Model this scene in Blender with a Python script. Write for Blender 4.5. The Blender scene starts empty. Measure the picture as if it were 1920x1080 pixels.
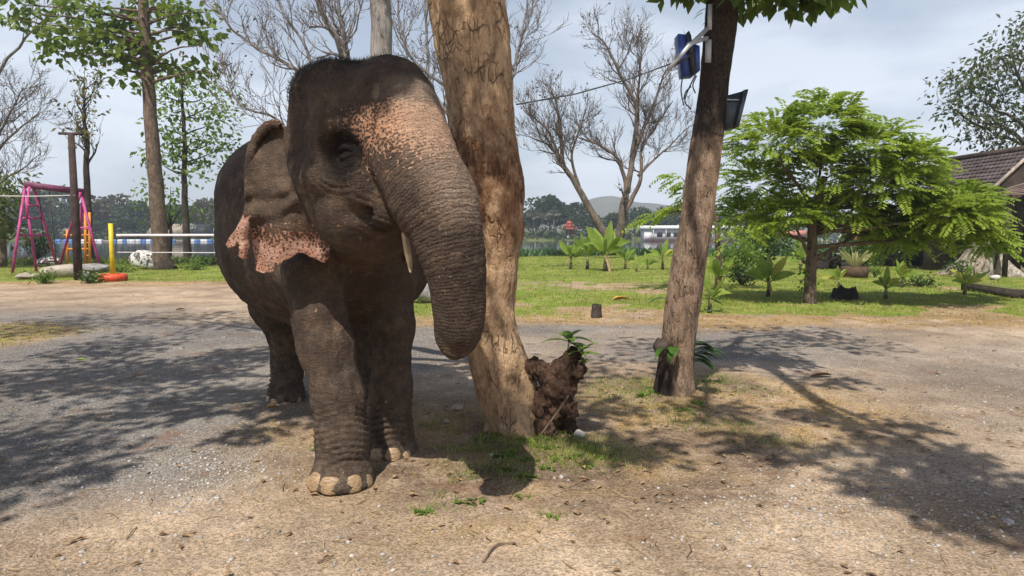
import bpy, math, random
import numpy as np
from mathutils import Vector, Matrix
from mathutils.geometry import delaunay_2d_cdt

SC = bpy.context.scene
COL = SC.collection
R_ = math.radians

# ------------------------------------------------------------------ camera
FPX = 1300.0                      # focal length in pixels of the 1920 px wide photograph
CAM_H = 1.6
PITCH = math.atan(105.0 / FPX)    # horizon lies 105 px above the middle
cam_d = bpy.data.cameras.new('camera')
cam_d.sensor_width = 36.0
cam_d.lens = 36.0 * FPX / 1920.0
cam_d.clip_start = 0.05
cam_d.clip_end = 9000.0
cam = bpy.data.objects.new('camera', cam_d)
cam.location = (0, 0, CAM_H)
cam.rotation_euler = (R_(90) - PITCH, 0, 0)
COL.objects.link(cam)
SC.camera = cam

# ------------------------------------------------------------------ sky, sun, exposure
SUN_FROM = Vector((-0.16, -0.50, 0.84)).normalized()     # direction towards the sun
SUN_EL = math.asin(SUN_FROM.z)
SUN_AZ = math.atan2(SUN_FROM.x, SUN_FROM.y)
world = bpy.data.worlds.new('World')
SC.world = world
world.use_nodes = True
wn = world.node_tree
wn.nodes.clear()
w_out = wn.nodes.new('ShaderNodeOutputWorld')
w_bg = wn.nodes.new('ShaderNodeBackground')
w_bg.inputs['Strength'].default_value = 0.088
w_sky = wn.nodes.new('ShaderNodeTexSky')
w_sky.sky_type = 'NISHITA'
w_sky.sun_disc = False
w_sky.sun_elevation = SUN_EL
w_sky.sun_rotation = SUN_AZ
w_sky.air_density = 1.0
w_sky.dust_density = 1.2
w_sky.ozone_density = 1.0
# thin veil of cloud over the whole dome
w_tc = wn.nodes.new('ShaderNodeTexCoord')
w_map = wn.nodes.new('ShaderNodeMapping')
w_map.inputs['Scale'].default_value = (1.1, 1.1, 3.2)
w_map.inputs['Location'].default_value = (0.35, 0.2, 0.1)
w_noise = wn.nodes.new('ShaderNodeTexNoise')
w_noise.inputs['Scale'].default_value = 2.3
w_noise.inputs['Detail'].default_value = 7
w_noise.inputs['Roughness'].default_value = 0.52
w_ramp = wn.nodes.new('ShaderNodeValToRGB')
w_ramp.color_ramp.elements[0].position = 0.43
w_ramp.color_ramp.elements[0].color = (0.48, 0.48, 0.48, 1)
w_ramp.color_ramp.elements[1].position = 0.58
w_ramp.color_ramp.elements[1].color = (0.98, 0.98, 0.98, 1)
w_mix = wn.nodes.new('ShaderNodeMix')
w_mix.data_type = 'RGBA'
w_mix.inputs['B'].default_value = (11.2, 11.9, 13.0, 1)
# the veil looks thick along the horizon and thin overhead (longer path through the haze)
w_sep = wn.nodes.new('ShaderNodeSeparateXYZ')
w_air = wn.nodes.new('ShaderNodeMapRange')
w_air.inputs['From Min'].default_value = 0.0
w_air.inputs['From Max'].default_value = 0.65
w_air.inputs['To Min'].default_value = 1.0
w_air.inputs['To Max'].default_value = 0.04
w_mul = wn.nodes.new('ShaderNodeMath')
w_mul.operation = 'MULTIPLY'
L = wn.links.new
L(w_tc.outputs['Generated'], w_map.inputs['Vector'])
L(w_tc.outputs['Generated'], w_sep.inputs['Vector'])
L(w_sep.outputs['Z'], w_air.inputs['Value'])
L(w_map.outputs['Vector'], w_noise.inputs['Vector'])
L(w_noise.outputs['Fac'], w_ramp.inputs['Fac'])
L(w_ramp.outputs['Color'], w_mul.inputs[0])
L(w_air.outputs['Result'], w_mul.inputs[1])
L(w_mul.outputs['Value'], w_mix.inputs['Factor'])
L(w_sky.outputs['Color'], w_mix.inputs['A'])
L(w_mix.outputs['Result'], w_bg.inputs['Color'])
L(w_bg.outputs['Background'], w_out.inputs['Surface'])

sun_d = bpy.data.lights.new('sun', 'SUN')
sun_d.energy = 5.0
sun_d.angle = R_(0.53)
sun_d.color = (1.0, 0.955, 0.88)
sun = bpy.data.objects.new('sun', sun_d)
sun.rotation_euler = (-SUN_FROM).to_track_quat('-Z', 'Y').to_euler()
sun.location = (-3, -8, 14)
COL.objects.link(sun)

SC.cycles.max_bounces = 5
SC.cycles.diffuse_bounces = 3
SC.cycles.glossy_bounces = 2
SC.cycles.transmission_bounces = 2
SC.cycles.volume_bounces = 0
SC.cycles.caustics_reflective = False
SC.cycles.caustics_refractive = False
SC.view_settings.view_transform = 'Standard'
SC.view_settings.look = 'None'
SC.view_settings.exposure = 0.22
SC.view_settings.gamma = 1.0
SC.view_settings.use_curve_mapping = False

# ------------------------------------------------------------------ helpers: measuring
CP, SP = math.cos(PITCH), math.sin(PITCH)

def ray(px, py):
    a = (px - 960.0) / FPX
    b = (540.0 - py) / FPX
    return Vector((a, CP + b * SP, b * CP - SP))      # direction in the world

def P(px, py, Y):
    """world point seen at (px, py) of the photograph at distance Y along the view"""
    d = ray(px, py)
    return Vector((0, 0, CAM_H)) + d * (Y / d.y)

def G(px, py, z=0.0):
    d = ray(px, py)
    return Vector((0, 0, CAM_H)) + d * ((z - CAM_H) / d.z)

def pxm(Y):
    return FPX / Y            # photo pixels per metre at distance Y

# ------------------------------------------------------------------ helpers: noise
def _hash(ix, iy, iz, seed):
    h = (ix.astype(np.int64) * 374761393 + iy.astype(np.int64) * 668265263 + iz.astype(np.int64) * 2147483647 + seed * 974711) & 0xFFFFFFFF
    h = ((h ^ (h >> 13)) * 1274126177) & 0xFFFFFFFF
    h = (h ^ (h >> 16)) & 0xFFFF
    return h.astype(np.float32) / 65535.0

def vnoise(p, seed=0):
    """value noise in -1..1 for an (n,3) array"""
    p = np.asarray(p, dtype=np.float32)
    i = np.floor(p)
    f = p - i
    f = f * f * (3 - 2 * f)
    i = i.astype(np.int64)
    out = 0
    for dx in (0, 1):
        wx = f[:, 0] if dx else 1 - f[:, 0]
        for dy in (0, 1):
            wy = f[:, 1] if dy else 1 - f[:, 1]
            for dz in (0, 1):
                wz = f[:, 2] if dz else 1 - f[:, 2]
                out = out + wx * wy * wz * _hash(i[:, 0] + dx, i[:, 1] + dy, i[:, 2] + dz, seed)
    return out * 2 - 1

def fbm(p, oct=4, seed=0):
    p = np.asarray(p, dtype=np.float32)
    a, s, t = 1.0, 0, 0
    for k in range(oct):
        s = s + a * vnoise(p * (2.03 ** k) + 11.7 * k, seed + k)
        t += a
        a *= 0.5
    return s / t

def sstep(a, b, x):
    t = np.clip((x - a) / (b - a), 0, 1)
    return t * t * (3 - 2 * t)

# ------------------------------------------------------------------ helpers: meshes and objects
def raw_mesh(name, V, F, smooth=False, attrs=None):
    """V (n,3); F = array of quads / tris, or list of arrays of them"""
    V = np.asarray(V, dtype=np.float32).reshape(-1, 3)
    Fs = F if isinstance(F, list) else [F]
    Fs = [np.asarray(f, dtype=np.int32) for f in Fs if len(f)]
    m = bpy.data.meshes.new(name)
    m.vertices.add(len(V))
    m.vertices.foreach_set('co', V.ravel())
    nl = sum(f.size for f in Fs)
    npoly = sum(len(f) for f in Fs)
    m.loops.add(nl)
    m.polygons.add(npoly)
    if npoly:
        m.loops.foreach_set('vertex_index', np.concatenate([f.ravel() for f in Fs]))
        tot = np.concatenate([np.full(len(f), f.shape[1], dtype=np.int32) for f in Fs])
        st = np.concatenate([[0], np.cumsum(tot)[:-1]]).astype(np.int32)
        m.polygons.foreach_set('loop_start', st)
        m.polygons.foreach_set('loop_total', tot)
        if smooth:
            m.polygons.foreach_set('use_smooth', np.ones(npoly, dtype=bool))
    m.update(calc_edges=True)
    m.validate()
    for k, a in (attrs or {}).items():
        a = np.asarray(a, dtype=np.float32)
        if a.ndim == 1:
            at = m.attributes.new(k, 'FLOAT', 'POINT')
            at.data.foreach_set('value', a)
        else:
            at = m.attributes.new(k, 'FLOAT_VECTOR', 'POINT')
            at.data.foreach_set('vector', a.ravel())
    return m

def link(name, mesh, mat=None, parent=None, loc=None):
    o = bpy.data.objects.new(name, mesh)
    COL.objects.link(o)
    if mat is not None and mesh is not None and not mesh.materials:
        mesh.materials.append(mat)
    if parent is not None:
        o.parent = parent
        # parents are unrotated empties: keep vertices where they were modelled
        o.location = -parent.location if loc is None else loc
    elif loc is not None:
        o.location = loc
    return o

def tag(o, label=None, cat=None, group=None, kind=None):
    if label: o['label'] = label
    if cat: o['category'] = cat
    if group: o['group'] = group
    if kind: o['kind'] = kind
    return o

def thing(name, loc, label, cat, group=None):
    o = bpy.data.objects.new(name, None)
    o.empty_display_size = 0.1
    o.location = loc
    COL.objects.link(o)
    return tag(o, label, cat, group)

class MB:
    """collects tubes, boxes, blobs and leaves; build() links them as one mesh"""
    def __init__(self):
        self.v, self.q, self.t, self.n = [], [], [], 0
        self.at = {}
    def add(self, V, Q=None, T=None):
        V = np.asarray(V, dtype=np.float32).reshape(-1, 3)
        if Q is not None and len(Q): self.q.append(np.asarray(Q, dtype=np.int32) + self.n)
        if T is not None and len(T): self.t.append(np.asarray(T, dtype=np.int32) + self.n)
        self.v.append(V)
        self.n += len(V)
        return self
    def tube(self, pts, rad, n=6, cap=True, squash=None):
        pts = np.asarray([tuple(p) for p in pts], dtype=np.float64)
        m = len(pts)
        rad = np.asarray(rad if np.ndim(rad) else [rad] * m, dtype=np.float64)
        tg = np.gradient(pts, axis=0)
        tg /= np.maximum(np.linalg.norm(tg, axis=1), 1e-9)[:, None]
        up = np.array([0.0, 0, 1]) if abs(tg[0, 2]) < 0.9 else np.array([1.0, 0, 0])
        a = np.cross(tg[0], up); a /= np.linalg.norm(a)
        A = np.zeros_like(pts); B = np.zeros_like(pts)
        for k in range(m):
            a = a - tg[k] * a.dot(tg[k])
            a /= max(np.linalg.norm(a), 1e-9)
            A[k] = a
            B[k] = np.cross(tg[k], a)
        th = np.arange(n) / n * 2 * np.pi
        ring = A[:, None, :] * np.cos(th)[None, :, None] + B[:, None, :] * np.sin(th)[None, :, None]
        V = (pts[:, None, :] + ring * rad[:, None, None]).reshape(-1, 3)
        i = np.arange(m - 1)[:, None] * n
        j = np.arange(n)[None, :]
        j2 = (j + 1) % n
        Q = np.stack([i + j, i + j2, i + n + j2, i + n + j], -1).reshape(-1, 4)
        T = []
        if cap:
            V = np.concatenate([V, pts[:1], pts[-1:]])
            c0, c1 = m * n, m * n + 1
            for k in range(n):
                T.append((c0, (k + 1) % n, k))
                T.append((c1, (m - 1) * n + k, (m - 1) * n + (k + 1) % n))
        return self.add(V, Q, T)
    def box(self, c, s, rot=None, taper=None):
        s = np.asarray(s, dtype=float) / 2
        V = np.array([(x, y, z) for z in (-1, 1) for y in (-1, 1) for x in (-1, 1)], dtype=float) * s
        if taper:
            V[4:, :2] *= taper
        if rot is not None:
            V = V @ np.array(rot.to_3x3() if hasattr(rot, 'to_3x3') else rot).T
        V += np.asarray(tuple(c))
        Q = [(0, 2, 3, 1), (4, 5, 7, 6), (0, 1, 5, 4), (2, 6, 7, 3), (0, 4, 6, 2), (1, 3, 7, 5)]
        return self.add(V, Q)
    def prism(self, poly, z0, z1, M=None):
        """extrude a 2D polygon along local z"""
        n = len(poly)
        V = np.array([(x, y, z) for z in (z0, z1) for x, y in poly], dtype=float)
        if M is not None:
            M = np.array(M)
            V = V @ M[:3, :3].T + M[:3, 3]
        Q = [(k, (k + 1) % n, n + (k + 1) % n, n + k) for k in range(n)]
        V = np.concatenate([V, V[:n].mean(0)[None], V[n:].mean(0)[None]])
        T = []
        for k in range(n):
            T.append((2 * n, (k + 1) % n, k))
            T.append((2 * n + 1, n + k, n + (k + 1) % n))
        return self.add(V, Q, T)
    def build(self, name, mat=None, parent=None, smooth=False, mesh_only=False, attrs=None, loc=None):
        V = np.concatenate(self.v) if self.v else np.zeros((0, 3))
        F = []
        if self.q: F.append(np.concatenate(self.q))
        if self.t: F.append(np.concatenate(self.t))
        m = raw_mesh(name, V, F, smooth, attrs)
        if mesh_only:
            if mat: m.materials.append(mat)
            return m
        return link(name, m, mat, parent, loc)

def ico(level=1):
    import bmesh
    bm = bmesh.new()
    bmesh.ops.create_icosphere(bm, subdivisions=level, radius=1.0)
    V = np.array([v.co[:] for v in bm.verts], dtype=np.float32)
    T = np.array([[v.index for v in f.verts] for f in bm.faces], dtype=np.int32)
    bm.free()
    return V, T
ICO = {k: ico(k) for k in (1, 2, 3, 4)}

def rock_mesh(name, size, seed, level=3, rough=0.25, flat=0.0, mat=None):
    V, T = ICO[level]
    V = V.copy()
    n = fbm(V * 1.3 + seed * 7.3, 4, seed)
    # facet the stone along a few random planes
    rng = np.random.default_rng(seed)
    V = V * (1 + rough * n)[:, None]
    for k in range(9):
        d = rng.normal(size=3); d /= np.linalg.norm(d)
        h = rng.uniform(0.62, 0.9)
        s = V @ d
        V = V - np.clip(s - h, 0, None)[:, None] * d * 0.85
    V = V * np.asarray(size)
    V[:, 2] -= V[:, 2].min() * (1 - flat)
    m = raw_mesh(name, V, T, smooth=False)
    if mat: m.materials.append(mat)
    return m

# ------------------------------------------------------------------ helpers: materials
class NT:
    def __init__(self, name, rough=0.9, spec=0.3):
        self.m = bpy.data.materials.new(name)
        self.m.use_nodes = True
        self.t = self.m.node_tree
        self.t.nodes.clear()
        self.out = self.t.nodes.new('ShaderNodeOutputMaterial')
        self.b = self.t.nodes.new('ShaderNodeBsdfPrincipled')
        self.b.inputs['Roughness'].default_value = rough
        self.b.inputs['Specular IOR Level'].default_value = spec
        self.t.links.new(self.b.outputs[0], self.out.inputs['Surface'])
        self._pos = None
    def n(self, typ, ins=None, **props):
        nd = self.t.nodes.new('ShaderNode' + typ)
        for k, v in props.items():
            setattr(nd, k, v)
        for k, v in (ins or {}).items():
            self.put(nd.inputs[k], v)
        return nd
    def put(self, sock, v):
        if isinstance(v, bpy.types.NodeSocket):
            self.t.links.new(v, sock)
        elif isinstance(v, bpy.types.Node):
            self.t.links.new(v.outputs[0], sock)
        else:
            if sock.type == 'RGBA' and hasattr(v, '__len__') and len(v) == 3:
                v = (*v, 1.0)
            sock.default_value = v
    def pos(self):
        if self._pos is None:
            self._pos = self.n('NewGeometry').outputs['Position']
        return self._pos
    def obj(self):
        return self.n('TexCoord').outputs['Object']
    def scale(self, vec, s):
        s = (s, s, s) if np.isscalar(s) else s
        return self.n('VectorMath', {0: vec, 1: s}, operation='MULTIPLY').outputs[0]
    def noise(self, vec, scale, detail=4, rough=0.55, dist=0.0):
        return self.n('TexNoise', {'Vector': vec, 'Scale': scale, 'Detail': detail, 'Roughness': rough, 'Distortion': dist}).outputs['Fac']
    def voro(self, vec, scale, feature='F1', out='Distance', rnd=1.0):
        return self.n('TexVoronoi', {'Vector': vec, 'Scale': scale, 'Randomness': rnd}, feature=feature).outputs[out]
    def ramp(self, fac, a, b, smooth=True):
        return self.n('MapRange', {'Value': fac, 'From Min': a, 'From Max': b, 'To Min': 0.0, 'To Max': 1.0}, interpolation_type='SMOOTHSTEP' if smooth else 'LINEAR').outputs[0]
    def math(self, op, a, b=0.0, clamp=False):
        return self.n('Math', {0: a, 1: b}, operation=op, use_clamp=clamp).outputs[0]
    def mix(self, fac, a, b, mode='MIX'):
        nd = self.n('Mix', data_type='RGBA', blend_type=mode, clamp_factor=True)
        self.put(nd.inputs['Factor'], fac)
        self.put(nd.inputs['A'], a)
        self.put(nd.inputs['B'], b)
        return nd.outputs['Result']
    def attr(self, name, out='Fac'):
        return self.n('Attribute', attribute_name=name).outputs[out]
    def rnd(self):
        return self.n('ObjectInfo').outputs['Random']
    def bump(self, h, strength=0.5, dist=0.01):
        prev = self.b.inputs['Normal'].links
        nd = self.n('Bump', {'Height': h, 'Strength': strength, 'Distance': dist})
        if prev:
            self.t.links.new(prev[0].from_socket, nd.inputs['Normal'])
        self.t.links.new(nd.outputs[0], self.b.inputs['Normal'])
        return nd
    def color(self, c):
        self.put(self.b.inputs['Base Color'], c)
        return self
    def rough(self, r):
        self.put(self.b.inputs['Roughness'], r)
        return self

def simple(name, c, rough=0.8, var=0.25, scale=8.0, spec=0.3, bump=0.0, c2=None):
    """one-colour material with mottled wear"""
    t = NT(name, rough, spec)
    f = t.noise(t.pos(), scale, 5)
    f2 = t.noise(t.pos(), scale * 9, 3)
    dark = tuple(x * (1 - var) for x in c)
    lite = c2 or tuple(min(1, x * (1 + var)) for x in c)
    col = t.mix(t.ramp(f, 0.3, 0.7), dark, lite)
    col = t.mix(t.math('MULTIPLY', t.ramp(f2, 0.4, 0.75), 0.35), col, tuple(x * 0.72 for x in c))
    t.color(col)
    if bump:
        t.bump(t.math('ADD', f2, f), 0.6, bump)
    return t.m

def leafmat(name, c, c2, trans=0.35, rough=0.55, scale=1.6):
    """foliage: colour drifts from leaf clump to clump, light passes through"""
    t = NT(name, rough, 0.35)
    f = t.noise(t.pos(), scale, 3)
    f2 = t.noise(t.pos(), scale * 11, 2)
    col = t.mix(t.ramp(t.math('ADD', t.math('MULTIPLY', f, 0.6), t.math('MULTIPLY', f2, 0.4)), 0.34, 0.66), c, c2)
    t.color(col)
    tr = t.n('BsdfTranslucent', {'Color': t.mix(0.5, col, tuple(min(1, x * 1.5) for x in c2))})
    mx = t.n('MixShader', {0: trans, 1: t.b.outputs[0], 2: tr.outputs[0]})
    t.t.links.new(mx.outputs[0], t.out.inputs['Surface'])
    return t.m
# ================================================================== the setting
def shore(x):
    return 38.0 + 9.0 * sstep(-6.0, 4.0, x) + 1.2 * np.sin(x * 0.31) + 0.6 * np.sin(x * 0.83 + 1)

def lawn_edge(x):
    """how far out the mown grass begins"""
    e = np.where(x > -2.0, 12.4, 12.4 + 9.0 * sstep(-2.0, -6.5, x))
    return e

def ground_z(x, y):
    x = np.asarray(x, float); y = np.asarray(y, float)
    p = np.stack([x, y, x * 0], -1)
    z = 0.030 * fbm(p * 0.8, 3, 31) + 0.010 * fbm(p * 5.0, 3, 33)
    lawn = sstep(-1.0, 1.5, y - lawn_edge(x))
    z = z + lawn * (0.02 + 0.05 * fbm(p * 0.45, 3, 37))
    # a low heap of earth round the foot of each near tree
    z = z + 0.045 * np.exp(-(((x - 0.05) ** 2 + (y - 5.35) ** 2) / 0.5)) + 0.04 * np.exp(-(((x - 1.6) ** 2 + (y - 6.75) ** 2) / 0.35))
    s = shore(x)
    return z - 1.5 * sstep(-0.5, 5.0, y - s)

def ground_masks(x, y):
    p = np.stack([x, y, x * 0], -1)
    n1 = fbm(p * 0.55, 4, 41); n2 = fbm(p * 1.7, 4, 43); n3 = fbm(p * 0.22, 3, 47)
    e = y - lawn_edge(x) + 1.1 * n1 + 0.5 * n2
    grass = sstep(-0.3, 1.6, e)
    bare = sstep(0.22, 0.5, n1 + 0.3 * n2) * 0.75 * sstep(30, 18, y)
    # worn patch in the middle of the lawn
    bare = np.maximum(bare, 0.8 * np.exp(-((x - 1.9) / 2.6) ** 2 - ((y - 20.5) / 2.2) ** 2) * sstep(-0.4, 0.3, n2 + 0.3))
    grass = grass * (1 - bare) * (1 - 0.45 * sstep(0.0, 0.45, n2 + 0.6 * n1) * sstep(30, 15, y))
    # tuft island on the left of the drive
    isl = np.exp(-((x + 8.2) / 1.5) ** 2 - ((y - 10.6) / 1.6) ** 2)
    isl_m = sstep(0.25, 0.75, isl + 0.3 * n2)
    grass = np.maximum(grass, 0.40 * isl_m)
    # dry strip where grass meets the drive
    straw = sstep(-1.3, 0.2, e) * (1 - sstep(0.6, 3.6, e)) * sstep(-0.3, 0.2, n2 + 0.2)
    straw = np.maximum(straw, isl_m)
    # litter round the two near trees
    d1 = np.sqrt(((x - 0.2) / 2.2) ** 2 + ((y - 5.2) / 1.5) ** 2)
    d2 = np.sqrt(((x - 2.0) / 1.9) ** 2 + ((y - 6.3) / 1.6) ** 2)
    isle = np.maximum(sstep(1.25, 0.5, d1 + 0.35 * n2), sstep(1.25, 0.5, d2 + 0.35 * n2))
    straw = np.maximum(straw, isle * sstep(-0.35, 0.25, n2))
    straw = np.maximum(straw, 0.85 * np.exp(-((x + 1.75) / 0.8) ** 2 - ((y - 5.9) / 0.9) ** 2) * sstep(-0.3, 0.2, n2 + 0.1))
    straw = np.maximum(straw, 0.8 * np.exp(-((x + 0.35) / 1.0) ** 2 - ((y - 3.9) / 0.5) ** 2) * sstep(-0.25, 0.3, n2))
    straw = np.maximum(straw, 0.75 * sstep(0.2, 1.2, e) * sstep(0.0, 0.45, n2 + 0.6 * n1) * sstep(34, 16, y))
    # dark old asphalt of the drive, dusted over
    asph = sstep(0.4, 1.2, y - 7.3 - 0.35 * np.sin(x * 0.8) + 0.5 * n2) * sstep(0.6, -0.6, y - 12.0 + 0.7 * n1) * (x > -9)
    asph = asph * sstep(9.0, 3.0, x + 2 * n1)
    left = sstep(-1.0, -2.2, x + 0.35 * (y - 4.6) * 0 + 0.5 * n2) * sstep(3.2, 4.6, y + 0.7 * n1 - 0.25 * (x + 2)) * sstep(17.0, 12.0, y)
    right = sstep(2.2, 3.4, x + 0.6 * n2) * sstep(2.6, 4.0, y + n1)* sstep(10, 7.5, y) * 0.75
    asph = np.maximum(np.maximum(asph, left), right) * (1 - grass) * (1 - 0.75 * isle)
    asph = asph * (0.35 + 0.65 * sstep(-0.45, 0.25, n3 + 0.5 * n1 + 0.25))
    soil = isle * sstep(0.1, -0.5, n2 - 0.15)
    return grass, straw, asph, soil

def warp_axis(lo, mid0, mid1, hi, fine, n_out):
    a = np.arange(mid0, mid1, fine)
    def out(start, end, sgn):
        t = np.linspace(0, 1, n_out)[1:]
        return start + sgn * (abs(end - start)) * (t ** 2.6 * 0.97 + t * 0.03)
    return np.concatenate([out(mid0, lo, -1)[::-1], a, out(mid1, hi, 1)])

GX = warp_axis(-160, -9.0, 12.0, 160, 0.10, 40)
GY = warp_axis(-60, 1.8, 15.0, 75, 0.085, 70)
gx, gy = np.meshgrid(GX, GY)
fx, fy = gx.ravel(), gy.ravel()
gz = ground_z(fx, fy)
mg, ms, ma, mo = ground_masks(fx, fy)
nx, ny = len(GX), len(GY)
ii = (np.arange(ny - 1)[:, None] * nx + np.arange(nx - 1)[None, :]).ravel()
gQ = np.stack([ii, ii + 1, ii + nx + 1, ii + nx], -1)
gt = NT('earth_gravel_grass', 0.95, 0.15)
p = gt.pos()
n_big = gt.noise(p, 0.9, 5, 0.6)
n_mid = gt.noise(p, 5.0, 5, 0.62)
n_fin = gt.noise(p, 42.0, 4, 0.65)
dirt = gt.mix(gt.ramp(n_big, 0.34, 0.66), (0.325, 0.236, 0.16), (0.53, 0.40, 0.275))
dirt = gt.mix(gt.ramp(n_mid, 0.42, 0.70), dirt, (0.37, 0.285, 0.205))
dirt = gt.mix(gt.math('MULTIPLY', gt.ramp(n_fin, 0.50, 0.72), 0.55), dirt, (0.13, 0.092, 0.065))
grav = gt.mix(gt.ramp(n_fin, 0.38, 0.62), (0.080, 0.074, 0.070), (0.265, 0.245, 0.225))
chips = gt.voro(p, 85.0, 'F1', 'Color')
grav = gt.mix(gt.math('MULTIPLY', gt.ramp(gt.noise(p, 120.0, 2), 0.56, 0.66), 0.6), grav, (0.42, 0.40, 0.375))
dustm = gt.ramp(gt.math('ADD', gt.math('MULTIPLY', n_big, 0.55), gt.math('MULTIPLY', n_mid, 0.45)), 0.38, 0.64)
grav = gt.mix(gt.math('MULTIPLY', dustm, 0.8), grav, (0.240, 0.214, 0.188))
col = gt.mix(gt.math('MULTIPLY', gt.attr('asph'), 0.95), dirt, grav)
soilc = gt.mix(gt.ramp(n_fin, 0.35, 0.65), (0.115, 0.078, 0.053), (0.235, 0.165, 0.112))
col = gt.mix(gt.math('MULTIPLY', gt.attr('soil'), gt.ramp(n_mid, 0.2, 0.6)), col, soilc)
strawc = gt.mix(gt.ramp(n_fin, 0.35, 0.66), (0.23, 0.135, 0.055), (0.47, 0.315, 0.125))
col = gt.mix(gt.math('MULTIPLY', gt.attr('straw'), gt.ramp(n_mid, 0.28, 0.62)), col, strawc)
grc = gt.mix(gt.ramp(n_fin, 0.3, 0.7), (0.095, 0.145, 0.018), (0.24, 0.31, 0.045))
grc = gt.mix(gt.math('MULTIPLY', gt.ramp(gt.noise(p, 1.7, 4, 0.65), 0.46, 0.62), 0.75), grc, (0.31, 0.27, 0.10))
col = gt.mix(gt.ramp(gt.math('ADD', gt.attr('grass'), gt.math('MULTIPLY', gt.math('SUBTRACT', n_mid, 0.5), 0.9)), 0.3, 0.65), col, grc)
chv = gt.n('SeparateColor', {0: chips}).outputs[0]
col = gt.mix(gt.math('MULTIPLY', gt.math('SUBTRACT', 1.0, gt.attr('grass')), 0.8), col, gt.mix(chv, (0.52, 0.50, 0.48), (1.42, 1.42, 1.42)), 'MULTIPLY')
var = gt.ramp(gt.math('ADD', gt.math('MULTIPLY', gt.noise(p, 0.5, 4, 0.6), 0.6), gt.math('MULTIPLY', gt.noise(p, 2.2, 4, 0.6), 0.4)), 0.36, 0.64)
col = gt.mix(0.9, col, gt.mix(var, (0.76, 0.74, 0.72), (1.18, 1.18, 1.18)), 'MULTIPLY')
stain = gt.math('MULTIPLY', gt.ramp(gt.noise(p, 1.6, 5, 0.7), 0.57, 0.68), gt.math('SUBTRACT', 1.0, gt.attr('grass')))
col = gt.mix(gt.math('MULTIPLY', stain, 0.55), col, (0.20, 0.105, 0.06))
gt.color(col)
gt.bump(gt.math('ADD', gt.math('MULTIPLY', n_fin, 0.6), gt.math('MULTIPLY', gt.noise(p, 130.0, 2), 0.5)), 0.85, 0.02)
gt.bump(n_mid, 0.5, 0.05)
ground = link('ground', raw_mesh('ground', np.stack([fx, fy, gz], -1), gQ, True, dict(grass=mg, straw=ms, asph=ma, soil=mo)), gt.m)
tag(ground, kind='structure')

WATER_Z = -0.42
wt = NT('lake_water', 0.06, 0.5)
wt.color((0.045, 0.05, 0.042))
wp = wt.scale(wt.pos(), (0.35, 1.0, 1.0))
wt.bump(wt.noise(wp, 1.1, 3, 0.6), 0.07, 0.06)
mb = MB(); mb.add([(-420, 30, WATER_Z), (420, 30, WATER_Z), (420, 320, WATER_Z), (-420, 320, WATER_Z)], [(0, 1, 2, 3)])
tag(mb.build('lake', wt.m), kind='structure')

# far bank: a strip of land that runs on to the hills
def far_edge(x):
    return 168 + 5 * np.sin(x * 0.045 + 0.5) - 9 * np.exp(-((x - 8) / 14.0) ** 2) + 1.2 * np.sin(x * 0.4)
X = np.linspace(-900, 900, 301); X = np.sign(X) * np.abs(X / 900) ** 1.8 * 900
rows = [(-2.0, -1.4), (0.4, -0.40), (2.5, 0.05), (8, 0.7), (25, 1.0), (120, 1.5), (420, 3.0), (900, 6.0)]
V = []
for d, z in rows:
    yy = far_edge(X) + d
    V.append(np.stack([X, yy, np.full_like(X, z) + 0.25 * fbm(np.stack([X * 0.08, yy * 0.08, X * 0], -1), 3, 3) * (d > 2)], -1))
V = np.concatenate(V); n = len(X)
ii = (np.arange(len(rows) - 1)[:, None] * n + np.arange(n - 1)[None, :]).ravel()
tag(link('far_bank', raw_mesh('far_bank', V, np.stack([ii, ii + 1, ii + n + 1, ii + n], -1), True), simple('bank_grass', (0.075, 0.095, 0.03), 0.95, 0.35, 0.12, 0.1, c2=(0.15, 0.17, 0.06))), kind='structure')

# hazy hills
X = np.linspace(-900, 1000, 220)
prof = 14 + 16 * fbm(np.stack([X / 160, X * 0, X * 0], -1), 5, 71) + 34 * np.exp(-((X - 130) / 62.0) ** 2) + 16 * np.exp(-((X - 240) / 60.0) ** 2) + 14 * np.exp(-((X + 480) / 160) ** 2)
prof = np.maximum(prof, 6)
V = []
for f, dy in ((0.0, -170), (0.35, -110), (0.75, -50), (1.0, 0), (0.6, 60), (0.0, 150)):
    h = prof * f * (1 + 0.10 * fbm(np.stack([X / 40, X * 0 + dy / 30.0, X * 0], -1), 3, 75))
    V.append(np.stack([X, np.full_like(X, 930 + dy) + 0 * X, h], -1))
V = np.concatenate(V); n = len(X)
ii = (np.arange(5)[:, None] * n + np.arange(n - 1)[None, :]).ravel()
tag(link('hills', raw_mesh('hills', V, np.stack([ii, ii + 1, ii + n + 1, ii + n], -1), True), simple('hill_scrub', (0.12, 0.115, 0.075), 0.95, 0.3, 0.02, 0.1)), kind='structure')
# ================================================================== the elephant
def smin(a, b, k):
    h = np.clip(0.5 + 0.5 * (b - a) / k, 0, 1)
    return b + (a - b) * h - k * h * (1 - h)

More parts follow.
